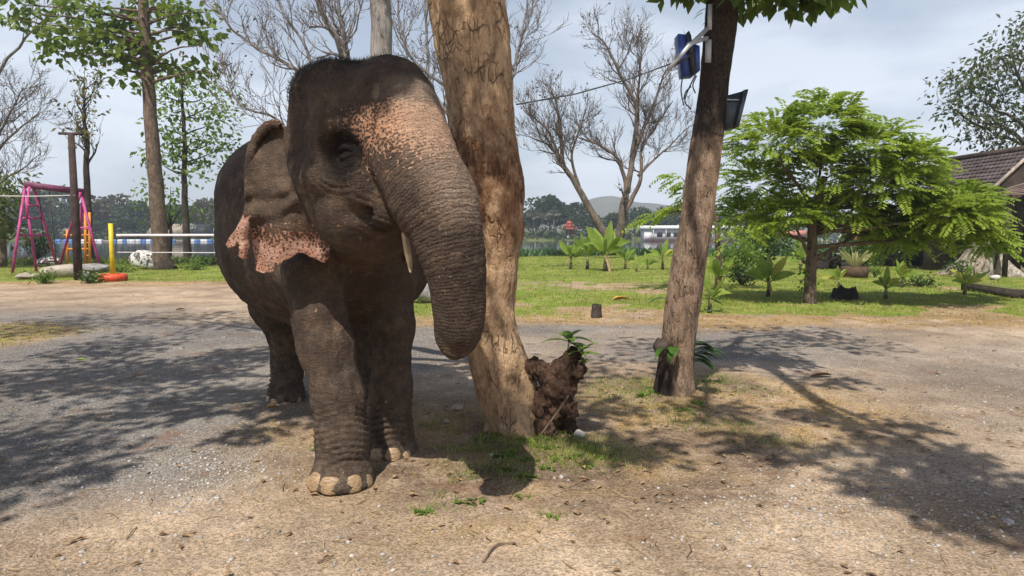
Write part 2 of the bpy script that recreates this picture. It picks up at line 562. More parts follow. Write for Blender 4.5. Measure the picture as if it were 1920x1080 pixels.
class SDF:
    def __init__(self, lo, hi, h):
        self.lo = np.array(lo, dtype=np.float32)
        self.h = h
        self.n = np.ceil((np.array(hi) - self.lo) / h).astype(int)
        self.ax = [self.lo[k] + np.arange(self.n[k], dtype=np.float32) * h for k in range(3)]
        self.d = np.full(self.n, 0.5, dtype=np.float32)
    def _sub(self, lo, hi):
        i0 = np.clip(np.floor((np.array(lo) - self.lo) / self.h).astype(int), 0, self.n)
        i1 = np.clip(np.ceil((np.array(hi) - self.lo) / self.h).astype(int) + 1, 0, self.n)
        sl = tuple(slice(a, b) for a, b in zip(i0, i1))
        X, Y, Z = np.meshgrid(*[self.ax[k][sl[k]] for k in range(3)], indexing='ij', sparse=True)
        return sl, X, Y, Z
    def _put(self, sl, d, k, mode):
        cur = self.d[sl]
        if mode == 'add':
            self.d[sl] = smin(cur, d.astype(np.float32), k)
        else:
            self.d[sl] = -smin(-cur, d.astype(np.float32), k)
    def cone(self, a, b, ra, rb, k=0.08, mode='add'):
        a = np.array(tuple(a), dtype=np.float32); b = np.array(tuple(b), dtype=np.float32)
        m = max(ra, rb) + 2 * k + 0.03
        sl, X, Y, Z = self._sub(np.minimum(a, b) - m, np.maximum(a, b) + m)
        ab = b - a
        l2 = float(ab @ ab) + 1e-9
        t = np.clip(((X - a[0]) * ab[0] + (Y - a[1]) * ab[1] + (Z - a[2]) * ab[2]) / l2, 0, 1)
        d = np.sqrt((X - a[0] - t * ab[0]) ** 2 + (Y - a[1] - t * ab[1]) ** 2 + (Z - a[2] - t * ab[2]) ** 2) - (ra + (rb - ra) * t)
        self._put(sl, d, k, mode)
    def chain(self, pts, k=0.08):
        for (a, ra), (b, rb) in zip(pts[:-1], pts[1:]):
            self.cone(a, b, ra, rb, k)
    def ell(self, c, axes, r, k=0.08, mode='add'):
        c = np.array(tuple(c), dtype=np.float32)
        A = np.array([tuple(x) for x in axes], dtype=np.float32)
        r = np.array(r, dtype=np.float32)
        m = np.sqrt(((A * r[:, None]) ** 2).sum(0)) + 2 * k + 0.03
        sl, X, Y, Z = self._sub(c - m, c + m)
        dx, dy, dz = X - c[0], Y - c[1], Z - c[2]
        k0 = 0; k1 = 0
        for i in range(3):
            q = dx * A[i, 0] + dy * A[i, 1] + dz * A[i, 2]
            k0 = k0 + (q / r[i]) ** 2
            k1 = k1 + (q / r[i] ** 2) ** 2
        k0 = np.sqrt(k0); k1 = np.sqrt(k1) + 1e-6
        self._put(sl, k0 * (k0 - 1) / k1, k, mode)
    def floor(self, z):
        Z = self.ax[2][None, None, :]
        self.d = np.maximum(self.d, (z - Z).astype(np.float32))
    def mesh(self):
        d = self.d
        ins = d < 0
        c = np.zeros(tuple(x - 1 for x in d.shape), dtype=np.int8)
        for i in (0, 1):
            for j in (0, 1):
                for k in (0, 1):
                    c += ins[i:i + c.shape[0], j:j + c.shape[1], k:k + c.shape[2]]
        act = (c > 0) & (c < 8)
        I = np.argwhere(act)
        idx = np.full(c.shape, -1, dtype=np.int32)
        idx[act] = np.arange(len(I))
        acc = np.zeros((len(I), 3)); cnt = np.zeros(len(I))
        cor = [(i, j, k) for i in (0, 1) for j in (0, 1) for k in (0, 1)]
        val = {q: d[I[:, 0] + q[0], I[:, 1] + q[1], I[:, 2] + q[2]] for q in cor}
        for a in cor:
            for ax in range(3):
                if a[ax] == 0:
                    b = list(a); b[ax] = 1; b = tuple(b)
                    va, vb = val[a], val[b]
                    s = (va < 0) != (vb < 0)
                    t = np.where(s, va / np.where(s, va - vb, 1), 0)
                    p = np.repeat(np.array(a, dtype=float)[None], len(I), 0)
                    p[:, ax] += t
                    acc += p * s[:, None]
                    cnt += s
        V = (I + acc / np.maximum(cnt, 1)[:, None]) * self.h + self.lo
        Q = []
        for ax in range(3):
            o1, o2 = [(1, 2), (2, 0), (0, 1)][ax]
            s0 = [slice(None)] * 3; s1 = [slice(None)] * 3
            s0[ax] = slice(0, -1); s1[ax] = slice(1, None)
            a = ins[tuple(s0)]; b = ins[tuple(s1)]
            for flip in (False, True):
                E = np.argwhere((a & ~b) if not flip else (~a & b))
                E = E[(E[:, o1] > 0) & (E[:, o2] > 0)]
                E = E[(E[:, 0] < c.shape[0]) & (E[:, 1] < c.shape[1]) & (E[:, 2] < c.shape[2])]
                def at(u, v):
                    e = E.copy(); e[:, o1] -= u; e[:, o2] -= v
                    return idx[e[:, 0], e[:, 1], e[:, 2]]
                q = np.stack([at(1, 1), at(0, 1), at(0, 0), at(1, 0)], -1)
                if flip: q = q[:, ::-1]
                Q.append(q)
        Q = np.concatenate(Q)
        Q = Q[(Q >= 0).all(1)]
        return V, Q

def smooth_mesh(V, Q, it=2, lam=0.5):
    E = np.concatenate([Q[:, [0, 1]], Q[:, [1, 2]], Q[:, [2, 3]], Q[:, [3, 0]]])
    deg = np.bincount(E.ravel(), minlength=len(V)).astype(float)
    for _ in range(it):
        S = np.zeros_like(V)
        for k in range(3):
            S[:, k] = np.bincount(E[:, 0], V[E[:, 1], k], len(V)) + np.bincount(E[:, 1], V[E[:, 0], k], len(V))
        V = V + lam * (S / np.maximum(deg, 1)[:, None] - V)
    return V

def vert_normals(V, Q):
    a = np.cross(V[Q[:, 2]] - V[Q[:, 0]], V[Q[:, 3]] - V[Q[:, 1]])
    N = np.zeros_like(V)
    for k in range(3):
        for j in range(4):
            N[:, k] += np.bincount(Q[:, j], a[:, k], len(V))
    return N / np.maximum(np.linalg.norm(N, axis=1), 1e-12)[:, None]

def spline(pts, m=120):
    """Catmull-Rom through rows of numbers"""
    p = np.array(pts, dtype=float)
    p = np.concatenate([[2 * p[0] - p[1]], p, [2 * p[-1] - p[-2]]])
    n = len(p) - 3
    u = np.linspace(0, n - 1e-6, m)
    i = u.astype(int); t = (u - i)[:, None]
    a, b, c, d = p[i], p[i + 1], p[i + 2], p[i + 3]
    return 0.5 * ((2 * b) + (c - a) * t + (2 * a - 5 * b + 4 * c - d) * t ** 2 + (3 * b - a - 3 * c + d) * t ** 3)

# --- proportions, in metres
HC = np.array((-0.83, 4.10, 2.02))                 # middle of the head
th = R_(50)
HF = np.array((math.sin(th), -math.cos(th), 0.0))  # where the face points
HR = np.array((-math.cos(th), -math.sin(th), 0.0)) # the animal's right
HU = np.array((0, 0, 1.0))
def hp(f, r, u): return HC + HF * f + HR * r + HU * u
HAX = (HF, HR, HU)
BA = np.array((0.37, -0.929, 0.0))                 # body axis, towards the head
BR = np.array((-0.929, -0.37, 0.0))
BU = np.array((0, 0, 1.0))
BAX = (BA, BR, BU)
B0 = np.array((-1.52, 5.95, 1.47))                 # middle of the barrel

def T4(px, py, Y, r): return (P(px, py, Y), r)

TRUNK = [  # photo x, y, distance, radius
    (730, 178, 3.98, 0.21), (755, 240, 3.82, 0.204), (786, 318, 3.68, 0.196), (824, 398, 3.58, 0.190), (847, 470, 3.54, 0.165),
    (858, 535, 3.55, 0.139), (861, 590, 3.57, 0.124), (857, 626, 3.59, 0.106), (854, 640, 3.60, 0.088)]
tr_w = [tuple(P(a, b, c)) + (r,) for a, b, c, r in TRUNK]
TSPL = spline(tr_w, 160)
TARC = np.concatenate([[0], np.cumsum(np.linalg.norm(np.diff(TSPL[:, :3], axis=0), axis=1))])

def build_elephant():
    S = SDF((-2.75, 3.25, -0.04), (0.0, 7.75, 2.85), 0.0125)
    # barrel, hips, shoulders
    S.ell(B0 + BU * 0.06, BAX, (1.25, 0.84, 0.74), 0.10)
    S.ell(B0 + BA * -0.25 + BU * 0.42 + BR * 0.10, BAX, (0.98, 0.84, 0.62), 0.2)
    S.ell(B0 + BA * -0.62 + BU * 0.24, BAX, (0.80, 0.72, 0.74), 0.22)
    S.ell(B0 + BA * 0.75 + BU * 0.20, BAX, (0.66, 0.58, 0.70), 0.22)
    S.ell(B0 + BA * -0.1 - BU * 0.02 + BR * 0.06, BAX, (0.9, 0.86, 0.60), 0.2)          # belly
    S.cone(B0 + BA * 0.8 + BU * 0.30, hp(-0.24, -0.03, 0.10), 0.48, 0.32, 0.16)             # neck
    S.cone(B0 + BA * 0.95 + BU * 0.0, hp(-0.14, -0.04, -0.28), 0.34, 0.22, 0.14)          # throat
    S.ell(B0 + BA * 1.0 + BU * 0.04 + BR * 0.05, BAX, (0.34, 0.36, 0.34), 0.16)                    # brisket
    # legs
    S.cone(B0 + BA * 0.80 + BR * 0.36 - BU * 0.05, P(592, 520, 4.60), 0.29, 0.195, 0.09)
    S.chain([T4(592, 520, 4.60, .195), T4(597, 585, 4.52, .160), T4(612, 650, 4.45, .157), T4(634, 745, 4.39, .143), T4(641, 815, 4.36, .147), T4(641, 872, 4.34, .170)], 0.09)
    S.ell(P(640, 903, 4.31), (BA, BR, BU), (.215, .205, .15), 0.07)
    S.cone(B0 + BA * 0.80 - BR * 0.24 + BU * 0.05, P(726, 525, 5.02), 0.30, 0.19, 0.10)
    S.chain([T4(728, 525, 5.02, .185), T4(735, 610, 4.98, .138), T4(733, 735, 4.95, .130), T4(732, 805, 4.93, .142), T4(732, 835, 4.92, .17)], 0.09)
    S.ell(P(733, 852, 4.90), (BA, BR, BU), (.19, .175, .13), 0.07)
    S.cone(B0 + BA * -0.80 + BR * 0.36 - BU * 0.1, P(528, 570, 6.5), 0.52, 0.27, 0.2)
    S.chain([T4(528, 570, 6.5, .25), T4(538, 625, 6.55, .16), T4(540, 680, 6.6, .132), T4(537, 722, 6.56, .15)], 0.1)
    S.ell(P(536, 743, 6.50), (BA, BR, BU), (.19, .18, .13), 0.07)
    S.cone(B0 + BA * -0.85 - BR * 0.36 - BU * 0.1, P(676, 570, 6.9), 0.50, 0.25, 0.2)
    S.chain([T4(676, 570, 6.9, .22), T4(682, 640, 6.85, .145), T4(684, 690, 6.8, .13), T4(685, 722, 6.75, .145)], 0.1)
    S.ell(P(686, 738, 6.72), (BA, BR, BU), (.19, .18, .13), 0.07)
    # skull
    S.ell(hp(-0.09, 0.045, 0.08), HAX, (0.40, 0.395, 0.46), 0.10)
    S.ell(hp(-0.13, 0.185, 0.315), HAX, (0.27, 0.20, 0.225), 0.09)      # right dome
    S.ell(hp(-0.10, -0.115, 0.385), HAX, (0.25, 0.17, 0.215), 0.07)     # left dome
    S.ell(hp(0.10, 0.01, 0.20), HAX, (0.25, 0.26, 0.27), 0.10)            # forehead
    S.ell(hp(0.04, 0, -0.30), HAX, (0.30, 0.29, 0.27), 0.12)           # jaw
    S.ell(hp(0.0, 0.16, -0.26), HAX, (0.24, 0.18, 0.25), 0.09)       # cheeks
    S.ell(hp(-0.05, -0.18, -0.26), HAX, (0.27, 0.19, 0.26), 0.10)
    S.cone(hp(0.05, 0, -0.42), hp(0.27, 0, -0.40), 0.15, 0.07, 0.08)   # lower lip
    for s in (1, -1):
        S.cone(hp(0.23, 0.25 * s, 0.13), hp(0.0, 0.34 * s, 0.17), 0.075, 0.065, 0.07)        # brow
        S.cone(hp(0.24, 0.25 * s, -0.16), hp(0.0, 0.36 * s, -0.12), 0.06, 0.07, 0.07)      # cheekbone
        S.ell(hp(-0.20, 0.42 * s, 0.14), HAX, (0.17, 0.09, 0.20), 0.14, 'sub')              # temple hollow
        S.ell(hp(0.17, 0.375 * s, -0.005), HAX, (0.11, 0.095, 0.10), 0.06, 'sub')            # eye socket
        S.ell(hp(0.185, 0.265 * s, 0.0), HAX, (0.058, 0.05, 0.05), 0.03)                   # eyeball bulge under the lids
        S.cone(hp(0.20, 0.23 * s, -0.10), hp(0.34, 0.16 * s, -0.33), 0.09, 0.085, 0.08)      # tusk sheath
    # trunk
    for k in range(0, len(TSPL) - 1, 3):
        e = min(k + 3, len(TSPL) - 1)
        S.cone(TSPL[k, :3], TSPL[e, :3], TSPL[k, 3], TSPL[e, 3], 0.06 if k < 60 else 0.01)
    # mouth groove behind the trunk root
    S.cone(hp(0.20, 0.31, -0.335), hp(0.30, 0.20, -0.30), 0.03, 0.035, 0.05, 'sub')
    S.floor(0.003)
    V, Q = S.mesh()
    V = smooth_mesh(V, Q, 3, 0.5)
    N = vert_normals(V, Q)
    # ---------------- skin relief
    # place along the trunk
    tk = np.zeros(len(V)); tm = np.zeros(len(V))
    near = (V[:, 1] < 4.25) & (V[:, 0] > -1.05)
    I = np.where(near)[0]
    best = np.full(len(I), 9.0); arg = np.zeros(len(I), int)
    for k in range(len(TSPL)):
        dd = np.linalg.norm(V[I] - TSPL[k, :3], axis=1) - TSPL[k, 3]
        m = dd < best
        best[m] = dd[m]; arg[m] = k
    # smooth arc position: project on the tangent of the nearest sample
    tg = np.gradient(TSPL[:, :3], axis=0); tg /= np.linalg.norm(tg, axis=1)[:, None]
    sarc = TARC[arg] + np.einsum('ij,ij->i', V[I] - TSPL[arg, :3], tg[arg])
    tk[I] = sarc
    tm[I] = (1 - sstep(0.0, 0.10, best)) * sstep(0.02, 0.2, sarc)
    def near_pt(p, r0, r1):
        return 1 - sstep(r0, r1, np.linalg.norm(V - np.asarray(tuple(p)), axis=1))
    dsp = 0.010 * fbm(V * 3.0, 3, 1) + 0.004 * fbm(V * 11.0, 3, 2)
    # rings of the trunk: deep low down, fine at the root
    w = fbm(V * np.array((6, 6, 6)), 3, 5) * 0.022 + fbm(V * 20, 2, 8) * 0.006
    lam = 0.040
    ph = (tk + w) / lam
    ring = np.abs(np.sin(np.pi * ph)) ** 0.55
    low = sstep(0.50, 0.72, tk) * (1 - sstep(1.12, 1.22, tk))
    up = (1 - low) * sstep(0.1, 0.25, tk) * (1 - sstep(1.12, 1.22, tk))
    dsp += tm * (ring - 0.75) * (0.0075 * low + 0.004 * up)
    # sagging folds above the toes of the near foreleg and of the others
    for (c, hgt, r) in ((P(641, 800, 4.36), 0.20, 0.34), (P(731, 790, 4.93), 0.16, 0.3), (P(537, 712, 6.56), 0.13, 0.26), (P(685, 715, 6.75), 0.13, 0.26)):
        c = np.array(tuple(c))
        rr = np.linalg.norm((V - c)[:, :2], axis=1)
        m = (1 - sstep(r * 0.85, r, rr)) * np.exp(-((V[:, 2] - c[2]) / hgt) ** 2)
        front = ((V - c) @ BA) / (rr + 1e-6)
        z = V[:, 2] + 0.055 * (front < 2) * -np.clip(front, -0.2, 1) ** 2 + 0.030 * fbm(V * 6, 3, 12)
        f = np.abs(np.sin(np.pi * z / 0.042)) ** 0.6
        dsp += m * (f - 0.7) * 0.026 * (0.55 + 0.9 * sstep(-0.35, 0.35, fbm(V * 5, 2, 17)))
    # long wrinkles down the upper legs, crow's feet round the eye and mouth
    legm = sstep(0.25, 0.6, V[:, 2]) * (1 - sstep(1.0, 1.3, V[:, 2]))
    dsp += 0.006 * (1 - 2 * np.abs(fbm(V * np.array((9, 9, 7)), 3, 51))) * (V[:, 2] > 0.2)
    dsp += legm * 0.009 * (1 - 2 * np.abs(vnoise(V * np.array((16, 16, 4)), 21)))
    eyep = hp(0.185, 0.31, 0.0)
    de = np.linalg.norm(V - eyep, axis=1)
    m = sstep(0.05, 0.09, de) * (1 - sstep(0.16, 0.28, de)) * ((V - HC) @ HR > 0)
    dsp += m * 0.016 * (np.abs(np.sin(np.pi * (de + 0.01 * fbm(V * 14, 2, 4)) / 0.032)) ** 0.6 - 0.6) * sstep(0.05, -0.12, (V - eyep)[:, 2])
    mp = np.array(tuple(P(700, 402, 3.72)))
    dm = np.linalg.norm(V - mp, axis=1)
    m = 1 - sstep(0.06, 0.2, dm)
    dsp += m * 0.014 * (np.abs(np.sin(np.pi * ((V - mp)[:, 2] * 0.9 + 0.35 * (V - mp)[:, 0] + 0.012 * fbm(V * 12, 2, 6)) / 0.03)) ** 0.6 - 0.6)
    dsp[V[:, 2] < 0.02] = 0
    V = V + N * dsp[:, None]
    # ---------------- colour masks: pigment, dust, darker areas (all fixed to the animal)
    pc = np.array(tuple(P(768, 236, 3.68)))
    rel = V - pc
    a = rel @ HR; b = rel @ HF; c = rel @ HU
    pink = 1.12 - sstep(0.04, 0.36, np.sqrt((a / 1.0) ** 2 + (b * 0.5) ** 2 + (c * np.where(c > 0, 1.35, 0.95)) ** 2))
    pink *= sstep(0.18, 0.09, c) 
    brow = near_pt(P(672, 236, 3.62), 0.0, 0.10) * 0.44
    pink = np.maximum(pink, brow * (V[:, 1] < 4.0))
    freck = tm * sstep(0.06, 0.26, tk) * (1 - sstep(0.86, 1.02, tk))
    # freckles only where the trunk faces forward
    fr = np.zeros(len(V)); fr[I] = np.einsum('ij,j->i', (V[I] - TSPL[arg, :3]) / TSPL[arg, 3][:, None], HF * 0.8 - HR * 0.35 + HU * 0.25)
    freck *= sstep(-0.1, 0.75, fr)
    ec = hp(0.185, 0.30, -0.01); q = V - ec
    dark = 1 - sstep(0.55, 1.15, np.sqrt(((q @ HF) / 0.135) ** 2 + (q[:, 2] / 0.19) ** 2 + ((q @ HR) / 0.28) ** 2))
    dark *= (V - HC) @ HR > 0.05
    dark = np.maximum(dark, near_pt(P(712, 430, 3.75), 0.03, 0.11) * 0.7)
    crown = sstep(0.42, 0.62, (V - HC)[:, 2]) * (np.linalg.norm((V - HC)[:, :2], axis=1) < 0.8) * 0.55  # darker towards the top of the head
    dust = np.maximum(sstep(0.30, 0.0, V[:, 2]) * 0.6, sstep(1.0, 0.2, V[:, 2]) * 0.30)
    return V, Q, dict(tk=tk, tm=tm, pink=pink, freck=freck, dark=np.maximum(dark, crown), dust=dust)
def skin_material(name, ear=False):
    t = NT(name, 0.82, 0.2)
    p = t.pos()
    big = t.noise(p, 3.0, 4)
    mid = t.noise(p, 16.0, 3, 0.6)
    fine = t.noise(p, 90.0, 2, 0.6)
    crack = t.ramp(t.voro(t.n('VectorMath', {0: p, 1: t.scale(t.n('TexNoise', {'Vector': p, 'Scale': 14.0, 'Detail': 2}).outputs['Color'], 0.05)}, operation='ADD').outputs[0], 62.0, 'DISTANCE_TO_EDGE'), 0.0, 0.09)
    base = t.mix(t.ramp(big, 0.32, 0.68), (0.062, 0.041, 0.029), (0.118, 0.081, 0.057))
    base = t.mix(t.ramp(mid, 0.35, 0.7), t.mix(0.45, base, (0.036, 0.025, 0.019)), base)
    base = t.mix(t.math('MULTIPLY', t.ramp(t.noise(p, 7.0, 4, 0.7), 0.46, 0.70), 0.65), base, (0.19, 0.125, 0.078))   # dried mud
    base = t.mix(t.math('MULTIPLY', t.math('SUBTRACT', 1.0, crack), t.math('MULTIPLY', t.ramp(big, 0.4, 0.6), 0.28)), base, (0.045, 0.034, 0.027))
    if not ear:
        base = t.mix(t.math('MULTIPLY', t.attr('dust'), t.ramp(mid, 0.3, 0.7)), base, (0.24, 0.185, 0.13))
    # pink patches with dark spots
    pink = t.attr('pink')
    # dark spots grow and merge where the pink thins out, so the patch frays into a net
    pn = t.math('ADD', pink, t.math('MULTIPLY', t.math('SUBTRACT', t.noise(p, 22.0, 3, 0.6), 0.5), 0.5))
    vd = t.voro(p, 60.0 if not ear else 52.0, 'F1')
    net = t.ramp(t.math('SUBTRACT', vd, t.math('MULTIPLY', t.math('SUBTRACT', 1.0, pn, True), 0.85)), 0.13 if not ear else 0.24, 0.27 if not ear else 0.40)
    pk = t.math('MULTIPLY', net, t.ramp(pn, 0.06, 0.22))
    pinkc = t.mix(t.ramp(big, 0.35, 0.65), (0.50, 0.265, 0.155), (0.60, 0.335, 0.20)) if not ear else t.mix(t.ramp(t.noise(p, 9.0, 3), 0.35, 0.65), (0.44, 0.215, 0.14), (0.60, 0.36, 0.26))
    base = t.mix(t.math('MULTIPLY', t.ramp(pn, 0.2, 0.8), 0.55), base, (0.13, 0.058, 0.034))
    col = t.mix(t.math('MULTIPLY', pk, 0.95), base, pinkc)
    if not ear:
        tk, tm = t.attr('tk'), t.attr('tm')
        # fine rings in relief, with crease shade painted dark into the colour
        warp = t.math('ADD', tk, t.math('MULTIPLY', t.noise(p, 7.0, 3, 0.65), 0.065))
        rings = t.math('ABSOLUTE', t.math('SINE', t.math('MULTIPLY', warp, math.pi / 0.018)))
        rings = t.math('POWER', rings, 0.5)
        groove = t.math('MULTIPLY', t.math('SUBTRACT', 1.0, t.ramp(rings, 0.12, 0.62)), t.math('MULTIPLY', tm, t.ramp(t.noise(p, 6.0, 3), 0.3, 0.6)))
        col = t.mix(t.math('MULTIPLY', groove, 0.62), col, (0.05, 0.032, 0.024))
        # pale freckles riding on the folds of the trunk
        fk = t.math('MULTIPLY', t.attr('freck'), t.ramp(t.noise(t.scale(p, (1, 1, 2.4)), 58.0, 5, 0.72), 0.52, 0.60))
        col = t.mix(t.math('MULTIPLY', fk, 0.75), col, (0.43, 0.285, 0.205))
        col = t.mix(t.math('MULTIPLY', t.attr('freck'), 0.62), col, (0.44, 0.315, 0.225))
        dk = t.math('MULTIPLY', t.attr('dark'), t.ramp(mid, 0.15, 0.45))
        col = t.mix(dk, col, (0.016, 0.014, 0.014))
        t.bump(t.math('MULTIPLY', rings, t.math('MULTIPLY', tm, t.math('ADD', 0.45, t.math('MULTIPLY', t.ramp(tk, 0.4, 0.7), 0.55)))), 0.9, 0.009)
        t.put(t.b.inputs['Specular IOR Level'], t.math('SUBTRACT', 0.2, t.math('MULTIPLY', t.attr('dark'), 0.18)))
        t.rough(t.math('SUBTRACT', 0.80, t.math('MULTIPLY', t.attr('dark'), 0.06)))
    t.color(col)
    wr = t.noise(t.scale(p, (1.0, 1.0, 2.6)), 26.0, 3, 0.65, 0.6)
    def grooves(sc, k):
        q = t.noise(t.scale(p, sc), k, 2, 0.55, 0.5)
        return t.math('POWER', t.math('SUBTRACT', 1.0, t.math('ABSOLUTE', t.math('MULTIPLY', t.math('SUBTRACT', q, 0.5), 4.0)), True), 3.0)
    gr = t.math('MAXIMUM', grooves((1.0, 1.0, 2.4), 11.0), t.math('MULTIPLY', grooves((2.0, 2.0, 0.8), 9.0), 0.8))
    col = t.mix(t.math('MULTIPLY', gr, 0.38 if not ear else 0.22), col, (0.03, 0.021, 0.016))  # shade in the grooves darkened into the colour, besides the bump
    t.color(col)
    t.bump(gr, -0.55, 0.02)
    t.bump(t.math('ADD', t.math('MULTIPLY', crack, 0.22), t.math('ADD', wr, t.math('MULTIPLY', fine, 0.3))), 0.9, 0.016)
    return t.m

SKIN = skin_material('elephant_skin')
EARSKIN = skin_material('elephant_ear_skin', True)
NAILM = NT('toenail_horn', 0.45, 0.4)
_f = NAILM.noise(NAILM.scale(NAILM.pos(), (1, 1, 3)), 30, 5, 0.65)
NAILM.color(NAILM.mix(NAILM.ramp(_f, 0.35, 0.65), (0.22, 0.135, 0.07), (0.40, 0.275, 0.155)))
NAILM.bump(_f, 0.4, 0.004)
NAILM = NAILM.m

ele_root = thing('elephant', (-1.3, 5.3, 0.0), 'grey brown elephant with pink freckled forehead standing against the big trunk', 'elephant')
eV, eQ, eA = build_elephant()
ele_body = link('body', raw_mesh('elephant_body', eV, eQ, True, eA), SKIN, ele_root)

# --- ears
EAR = [(534, 240), (522, 226), (508, 224), (490, 236), (474, 256), (464, 284), (459, 318), (459, 352), (461, 384), (458, 402), (446, 424), (432, 446), (424, 459), (429, 465),
       (441, 461), (450, 452), (450, 468), (448, 480), (455, 486), (463, 484), (466, 462), (467, 436), (467.5, 412), (470.5, 412), (472, 440), (474, 466), (480, 484), (480, 508),
       (490, 512), (502, 510), (513, 511), (516, 500), (530, 492), (546, 482), (562, 473), (580, 479), (598, 489), (612, 492), (619, 478), (621, 462), (625, 440), (622, 410), (618, 380), (612, 350), (600, 318), (580, 290), (560, 262)]
def make_ear():
    pts = []
    for k in range(len(EAR)):
        a, b = Vector(EAR[k]), Vector(EAR[(k + 1) % len(EAR)])
        m = max(1, int((b - a).length / 5))
        for j in range(m):
            q = a.lerp(b, j / m)
            n = (b - a).normalized()
            wob = 1.1 * math.sin(q.x * 1.7 + q.y * 2.3) if 3 < k < 42 else 0
            pts.append(Vector((q.x - n.y * wob, q.y + n.x * wob)))
    nb = len(pts)
    rng = random.Random(3)
    inner = []
    for gx in np.arange(420, 626, 4.5):
        for gy in np.arange(224, 516, 4.5):
            inner.append(Vector((gx + rng.uniform(-1, 1), gy + rng.uniform(-1, 1))))
    r = delaunay_2d_cdt(pts + inner, [(k, (k + 1) % nb) for k in range(nb)], [list(range(nb))], 2, 0.01)
    V2 = np.array([tuple(v) for v in r[0]])
    T = np.array([f for f in r[2] if len(f) == 3], dtype=np.int32)
    # distance from the camera: swept back from the cheek, dished, with soft folds
    x, y = V2[:, 0], V2[:, 1]
    s = np.clip((610 - x) / 170, -0.1, 1.15)
    Y = 4.14 + 0.13 * np.sign(s) * np.abs(s) ** 0.9
    Y = Y - 0.05 * np.sin(np.clip((y - 260) / 240, 0, 1) * np.pi) + 0.06 * sstep(330, 240, y)
    Y = Y + 0.026 * np.sin(x / 13.0 + y / 60.0) * sstep(380, 470, y) + 0.034 * fbm(np.stack([x / 30, y / 30, x * 0], -1), 3, 4)
    Y = Y + 0.022 * np.sin(y / 7.5 + 0.03 * x + 2 * fbm(np.stack([x / 40, y / 40, x * 0], -1), 2, 9)) * np.exp(-((y - 385) / 26.0) ** 2)
    Y = Y - 0.05 * sstep(480, 455, x) * sstep(300, 420, y)
    W = np.array([tuple(P(a, b, c)) for a, b, c in zip(x, y, Y)])
    pk = sstep(372, 485, y + 0.30 * (500 - x) * (x < 520)) * 1.05
    pk = np.maximum(pk, (x < 469) * sstep(392, 412, y) * 1.2)
    pk = np.maximum(pk, sstep(245, 228, y) * sstep(500, 515, x) * 0.9)
    pk *= 1 - 0.35 * sstep(590, 618, x)
    return W, T, pk
eaV, eaT, eaP = make_ear()
def link_ear(V, flip, lab):
    m = raw_mesh('ear', V, eaT[:, ::-1] if flip else eaT, True, dict(pink=eaP * (0.25 if flip else 1.0)))
    o = link('ear', m, EARSKIN, ele_root)
    sm = o.modifiers.new('thick', 'SOLIDIFY'); sm.thickness = 0.016; sm.offset = 0
    o['label'] = lab
    return o
near_ear = link_ear(eaV, False, 'ragged right ear with pink spotted lower edge')
rel = eaV - HC
mir = eaV - 2 * (rel @ HR)[:, None] * HR
root = hp(-0.16, -0.34, 0)
ang = R_(-52)
Rz = np.array(((math.cos(ang), -math.sin(ang), 0), (math.sin(ang), math.cos(ang), 0), (0, 0, 1)))
link_ear((mir - root) @ Rz.T + root - HR * 0.06, True, 'left ear behind the head')
# rolled upper rim of the near ear
roll = spline([tuple(P(*q)) + (r,) for q, r in (((526, 236, 4.24), .018), ((509, 233, 4.25), .028), ((491, 247, 4.25), .031), ((476, 272, 4.25), .031), ((468, 302, 4.24), .027), ((463, 335, 4.24), .019), ((462, 368, 4.23), .009))], 34)
mb = MB()
mb.tube(roll[:, :3], roll[:, 3] * (1 + 0.10 * np.sin(np.arange(34) * 1.9)), 12)
rim_mesh = mb.build('ear_rim', EARSKIN, None, True, True, dict(pink=np.where(np.arange(mb.n) < 8 * 12, 0.5, 0.22)))
link('ear_rim', rim_mesh, EARSKIN, near_ear, (0, 0, 0))

# --- eyes, tusks, toenails, bristles, tail
eye_m = NT('eye_glass', 0.22, 0.5).color((0.012, 0.007, 0.005)).m
tusk_m = simple('tusk_ivory', (0.48, 0.35, 0.20), 0.45, 0.3, 14, 0.4, 0.003)
for s in (1, -1):
    V, T = ICO[3]
    c = hp(0.185, 0.283 * s, 0.0)
    eye_o = link('eye', raw_mesh('eye', V * 0.036 + c, T, True), eye_m, ele_root)
    for dz in (0.030, -0.026):        # lids
        mb = MB()
        an = np.linspace(0.0, math.pi, 11)
        arc = [c + HF * 0.05 * math.cos(a) + HR * s * (0.012 + 0.020 * math.sin(a)) + HU * (dz * math.sin(a)) for a in an]
        mb.tube(arc, [0.006 + 0.014 * math.sin(a) for a in an], 8)
        link('eyelid', mb.build('eyelid', SKIN, None, True, True, dict(dark=np.full(mb.n, 1.0))), SKIN, eye_o, (0, 0, 0))
tus = [tuple(P(*q)) + (r,) for q, r in (((758, 436, 3.76), .017), ((762, 458, 3.74), .019), ((766, 480, 3.72), .018), ((769, 500, 3.71), .013), ((770, 511, 3.69), .006))]
tus = spline(tus, 16)
mb = MB(); mb.tube(tus[:, :3], tus[:, 3], 10)
mb.build('tusk', tusk_m, ele_root, True)['label'] = 'short stained tush beside the trunk'
rel = tus[:, :3] - HC
mb = MB(); mb.tube(tus[:, :3] - 2 * (rel @ HR)[:, None] * HR, tus[:, 3], 10)
mb.build('tusk', tusk_m, ele_root, True)

